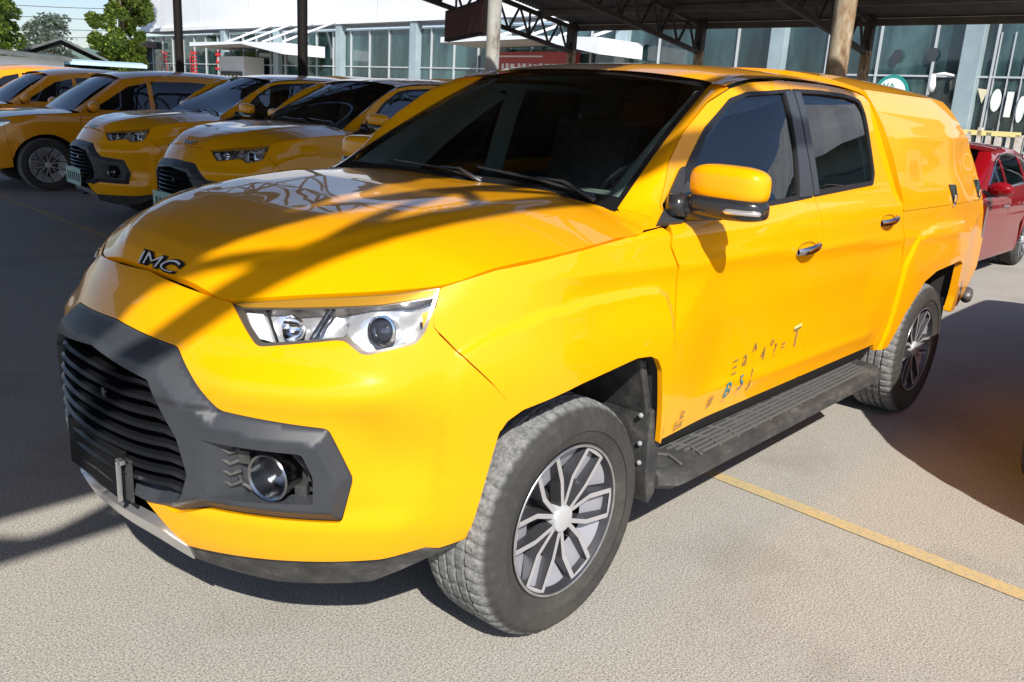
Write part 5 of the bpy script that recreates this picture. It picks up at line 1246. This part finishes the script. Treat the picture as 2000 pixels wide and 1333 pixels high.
    mb = MB(); mb.grid([[(b_[0]+.05*(1-s*s)+(t_[0]-b_[0]+.03*(1-s*s))*t+.02*math.sin(math.pi*t), s*(b_[1]+(t_[1]-b_[1])*t), b_[2]+(t_[2]-b_[2]+.02*(1-s*s))*t+.03*math.sin(math.pi*t)) for s in np.linspace(-1, 1, 17)] for t in np.linspace(0, 1, 11)]); mb.build("windscreen", mglass if sp.get('darkws') else glassy("car windscreen", (.30, .34, .34), 1.6), T, smooth=True)
    # roof
    rr_ = [p_ for p_ in rail if p_[0] >= sp['roofend']-.01]; R3 = [S(u, z).reshape(3) for u, z in rr_]; tt = np.linspace(0, 1, len(R3)); rows = []
    for t in np.linspace(0, 1, 24):
        e = [float(_interp(t, tt, [q[k] for q in R3])) for k in range(3)]; x = e[0]+(t_[0]+.03-R3[0][0])*(1-t)**2; z = e[2]+sp['crown']; row = []
        for s in np.linspace(-1, 1, 25): a = abs(s); row.append((x+(e[0]-x)*a**3, s*e[1], e[2]+(z-e[2])*(1-a**2.6)))
        rows.append(row)
    mb = MB(); mb.grid(rows); mb.build("roof", mpaint, T, smooth=True)
    # back
    last = rows[-1]; G_ = [last]+[[(u-.10*(1-s*s), s*float(S(u, z).reshape(3)[1]), z+sp['crown']*.6*(1-s*s)*k) for s in np.linspace(-1, 1, 25)] for k, (u, z) in zip((.9, .6, .3, .1, 0, 0), sp['backline'])]
    mb = MB(); mb.grid(G_[:3]); mb.build("rear_screen", mglass, T, smooth=True); mb = MB(); mb.grid(G_[2:]); mb.build("tailgate", mpaint, T, smooth=True)
    # cabin and floor
    mb = MB(); mb.box(((cow[0]+tail)/2+.2, 0, z0+.16), (abs(tail-cow[0])-.3, 1.25, .26)); mb.box((.30, 0, .55), (.7, .86, .34)); mb.box((-.35, 0, .5), (.6, .98, .4)); mb.box((-1.35, 0, z0), (3.6, 1.0, .1)); mb.build("underbody", VOID, T)
    for y in (.36, -.36):
        mb = MB(); mb.box((cow[0]-1.25, y, bl-.38), (.5, .46, .2)); mb.box((cow[0]-1.55, y, bl-.02), (.14, .44, .6), Matrix.Rotation(R(-14), 3, 'Y')); mb.build("seat", SEAT, T, bevel=.04)
    globals().update(side_y=keep_[0], front_x=keep_[1], nexp=keep_[2])
    return T
WAGON = dict(wb=2.78, tail=-3.85, tr=.37, ra=.43, sill=.34, belt=1.12, crease=.95, ftaper=.06, rtaper=.10, ufr=.50, crown=.07,
    ZB=[.2, .34, .5, .7, .9, 1.0, 1.08, 1.14, 1.22, 1.40, 1.58, 1.66, 1.70, 1.76], YB=[.84, .90, .925, .94, .945, .94, .93, .905, .88, .825, .755, .70, .65, .5],
    ZA=[.2, .34, .5, .7, .85, .95, 1.0, 1.1], XA=[.80, .88, .93, .93, .90, .86, .80, .6], nose=(.83, .975),
    shut=[(1.2, .98), (.62, .98), (.5, 1.01), (.2, 1.055), (-.3, 1.10), (-.8, 1.125), (-3, 1.14)], wsb=(-.42, .73, 1.13), wst=(-1.10, .58, 1.60),
    rail=[(-1.12, 1.60), (-1.5, 1.665), (-2.0, 1.70), (-2.7, 1.70), (-3.3, 1.665), (-3.60, 1.60)], roofend=-3.60, doors=(-.46, -1.50, -2.42),
    dlo=[(-.66, 1.16), (-1.18, 1.50), (-1.55, 1.59), (-2.1, 1.615), (-2.8, 1.60), (-3.25, 1.54), (-3.40, 1.38), (-3.3, 1.22), (-2.4, 1.17), (-1.4, 1.15)],
    rearline=[(-3.72, 1.40), (-3.80, 1.15), (-3.85, .8), (-3.82, .4)], backline=[(-3.74, 1.36), (-3.81, 1.12), (-3.85, .8), (-3.84, .55), (-3.82, .4)],
    lamp=[(.95, .90), (.80, .865), (.52, .89), (.40, .955), (.46, .985), (.75, .955)], grille=[(UC, .90), (1.05, .90), (.98, .70), (1.05, .55), (UC, .55)], mirror=(-.62, 1.20))
SEDAN = dict(wb=2.65, tail=-3.55, tr=.325, ra=.375, sill=.22, belt=.93, crease=.74, ftaper=.06, rtaper=.12, ufr=.50, crown=.05,
    ZB=[.15, .22, .35, .5, .66, .76, .86, .93, 1.0, 1.15, 1.30, 1.37, 1.41, 1.45], YB=[.80, .85, .875, .89, .90, .895, .89, .87, .845, .78, .70, .64, .58, .45],
    ZA=[.15, .22, .35, .5, .62, .70, .76, .9], XA=[.74, .82, .87, .88, .85, .80, .74, .5], nose=(.78, .70),
    shut=[(1.2, .70), (.62, .72), (.5, .76), (.2, .83), (-.2, .89), (-.6, .925), (-3, .98)], wsb=(-.38, .70, .94), wst=(-1.22, .55, 1.35),
    rail=[(-1.26, 1.345), (-1.55, 1.38), (-1.9, 1.395), (-2.3, 1.375), (-2.7, 1.29), (-3.05, 1.14), (-3.2, 1.05)], roofend=-2.7, doors=(-.42, -1.42, -2.25),
    dlo=[(-.72, .965), (-1.20, 1.25), (-1.5, 1.315), (-1.9, 1.335), (-2.25, 1.31), (-2.62, 1.19), (-2.80, 1.07), (-2.6, 1.02), (-1.4, .985)],
    rearline=[(-3.45, 1.0), (-3.55, .85), (-3.53, .5), (-3.50, .3)], backline=[(-3.15, 1.08), (-3.45, .99), (-3.55, .8), (-3.53, .5), (-3.50, .3)],
    lamp=[(1.0, .64), (.75, .60), (.50, .66), (.42, .73), (.50, .74), (.80, .70)], grille=[(UC, .64), (1.0, .62), (.95, .50), (UC, .46)], mirror=(-.60, 1.0), chrome=True)
DKG = mat("near black car glass", (.008, .009, .010), .04, spec=.6, coat=.5)
PO = paint("orange yellow body paint", (.85, .33, .01)); PR = paint("deep red body paint", (.24, .002, .005)); PS = paint("greyish silver body paint", (.25, .24, .25))
wag = make_car("wagon_car", WAGON, PO, DKG); wag.location = (-2.95, -11.75, 0); wag.rotation_euler.z = -.10
tag(wag, "orange wagon with black side glass and a visible alloy wheel, beside the plated pickup", "car")
w2 = copy_tree(wag); w2.location = (-3.2, -15.2, 0); w2.rotation_euler.z = -.06; tag(w2, "orange wagon whose blue tinted windscreen shows at the far left behind the alloy wheeled wagon", "car", "orange wagons in the far part of the row"); wag["group"] = "orange wagons in the far part of the row"
w3 = copy_tree(wag); w3.location = (-3.4, -18.4, .05); w3.rotation_euler.z = -.04; tag(w3, "farthest orange wagon of the row, only its yellow roof edge visible", "car", "orange wagons in the far part of the row")
red = make_car("red_car", SEDAN, PR, glassy("red car glass", (.35, .38, .40), 1.7)); red.location = (-7.45, -.95, 0)
tag(red, "shiny red saloon car behind the tail of the foreground pickup", "car")
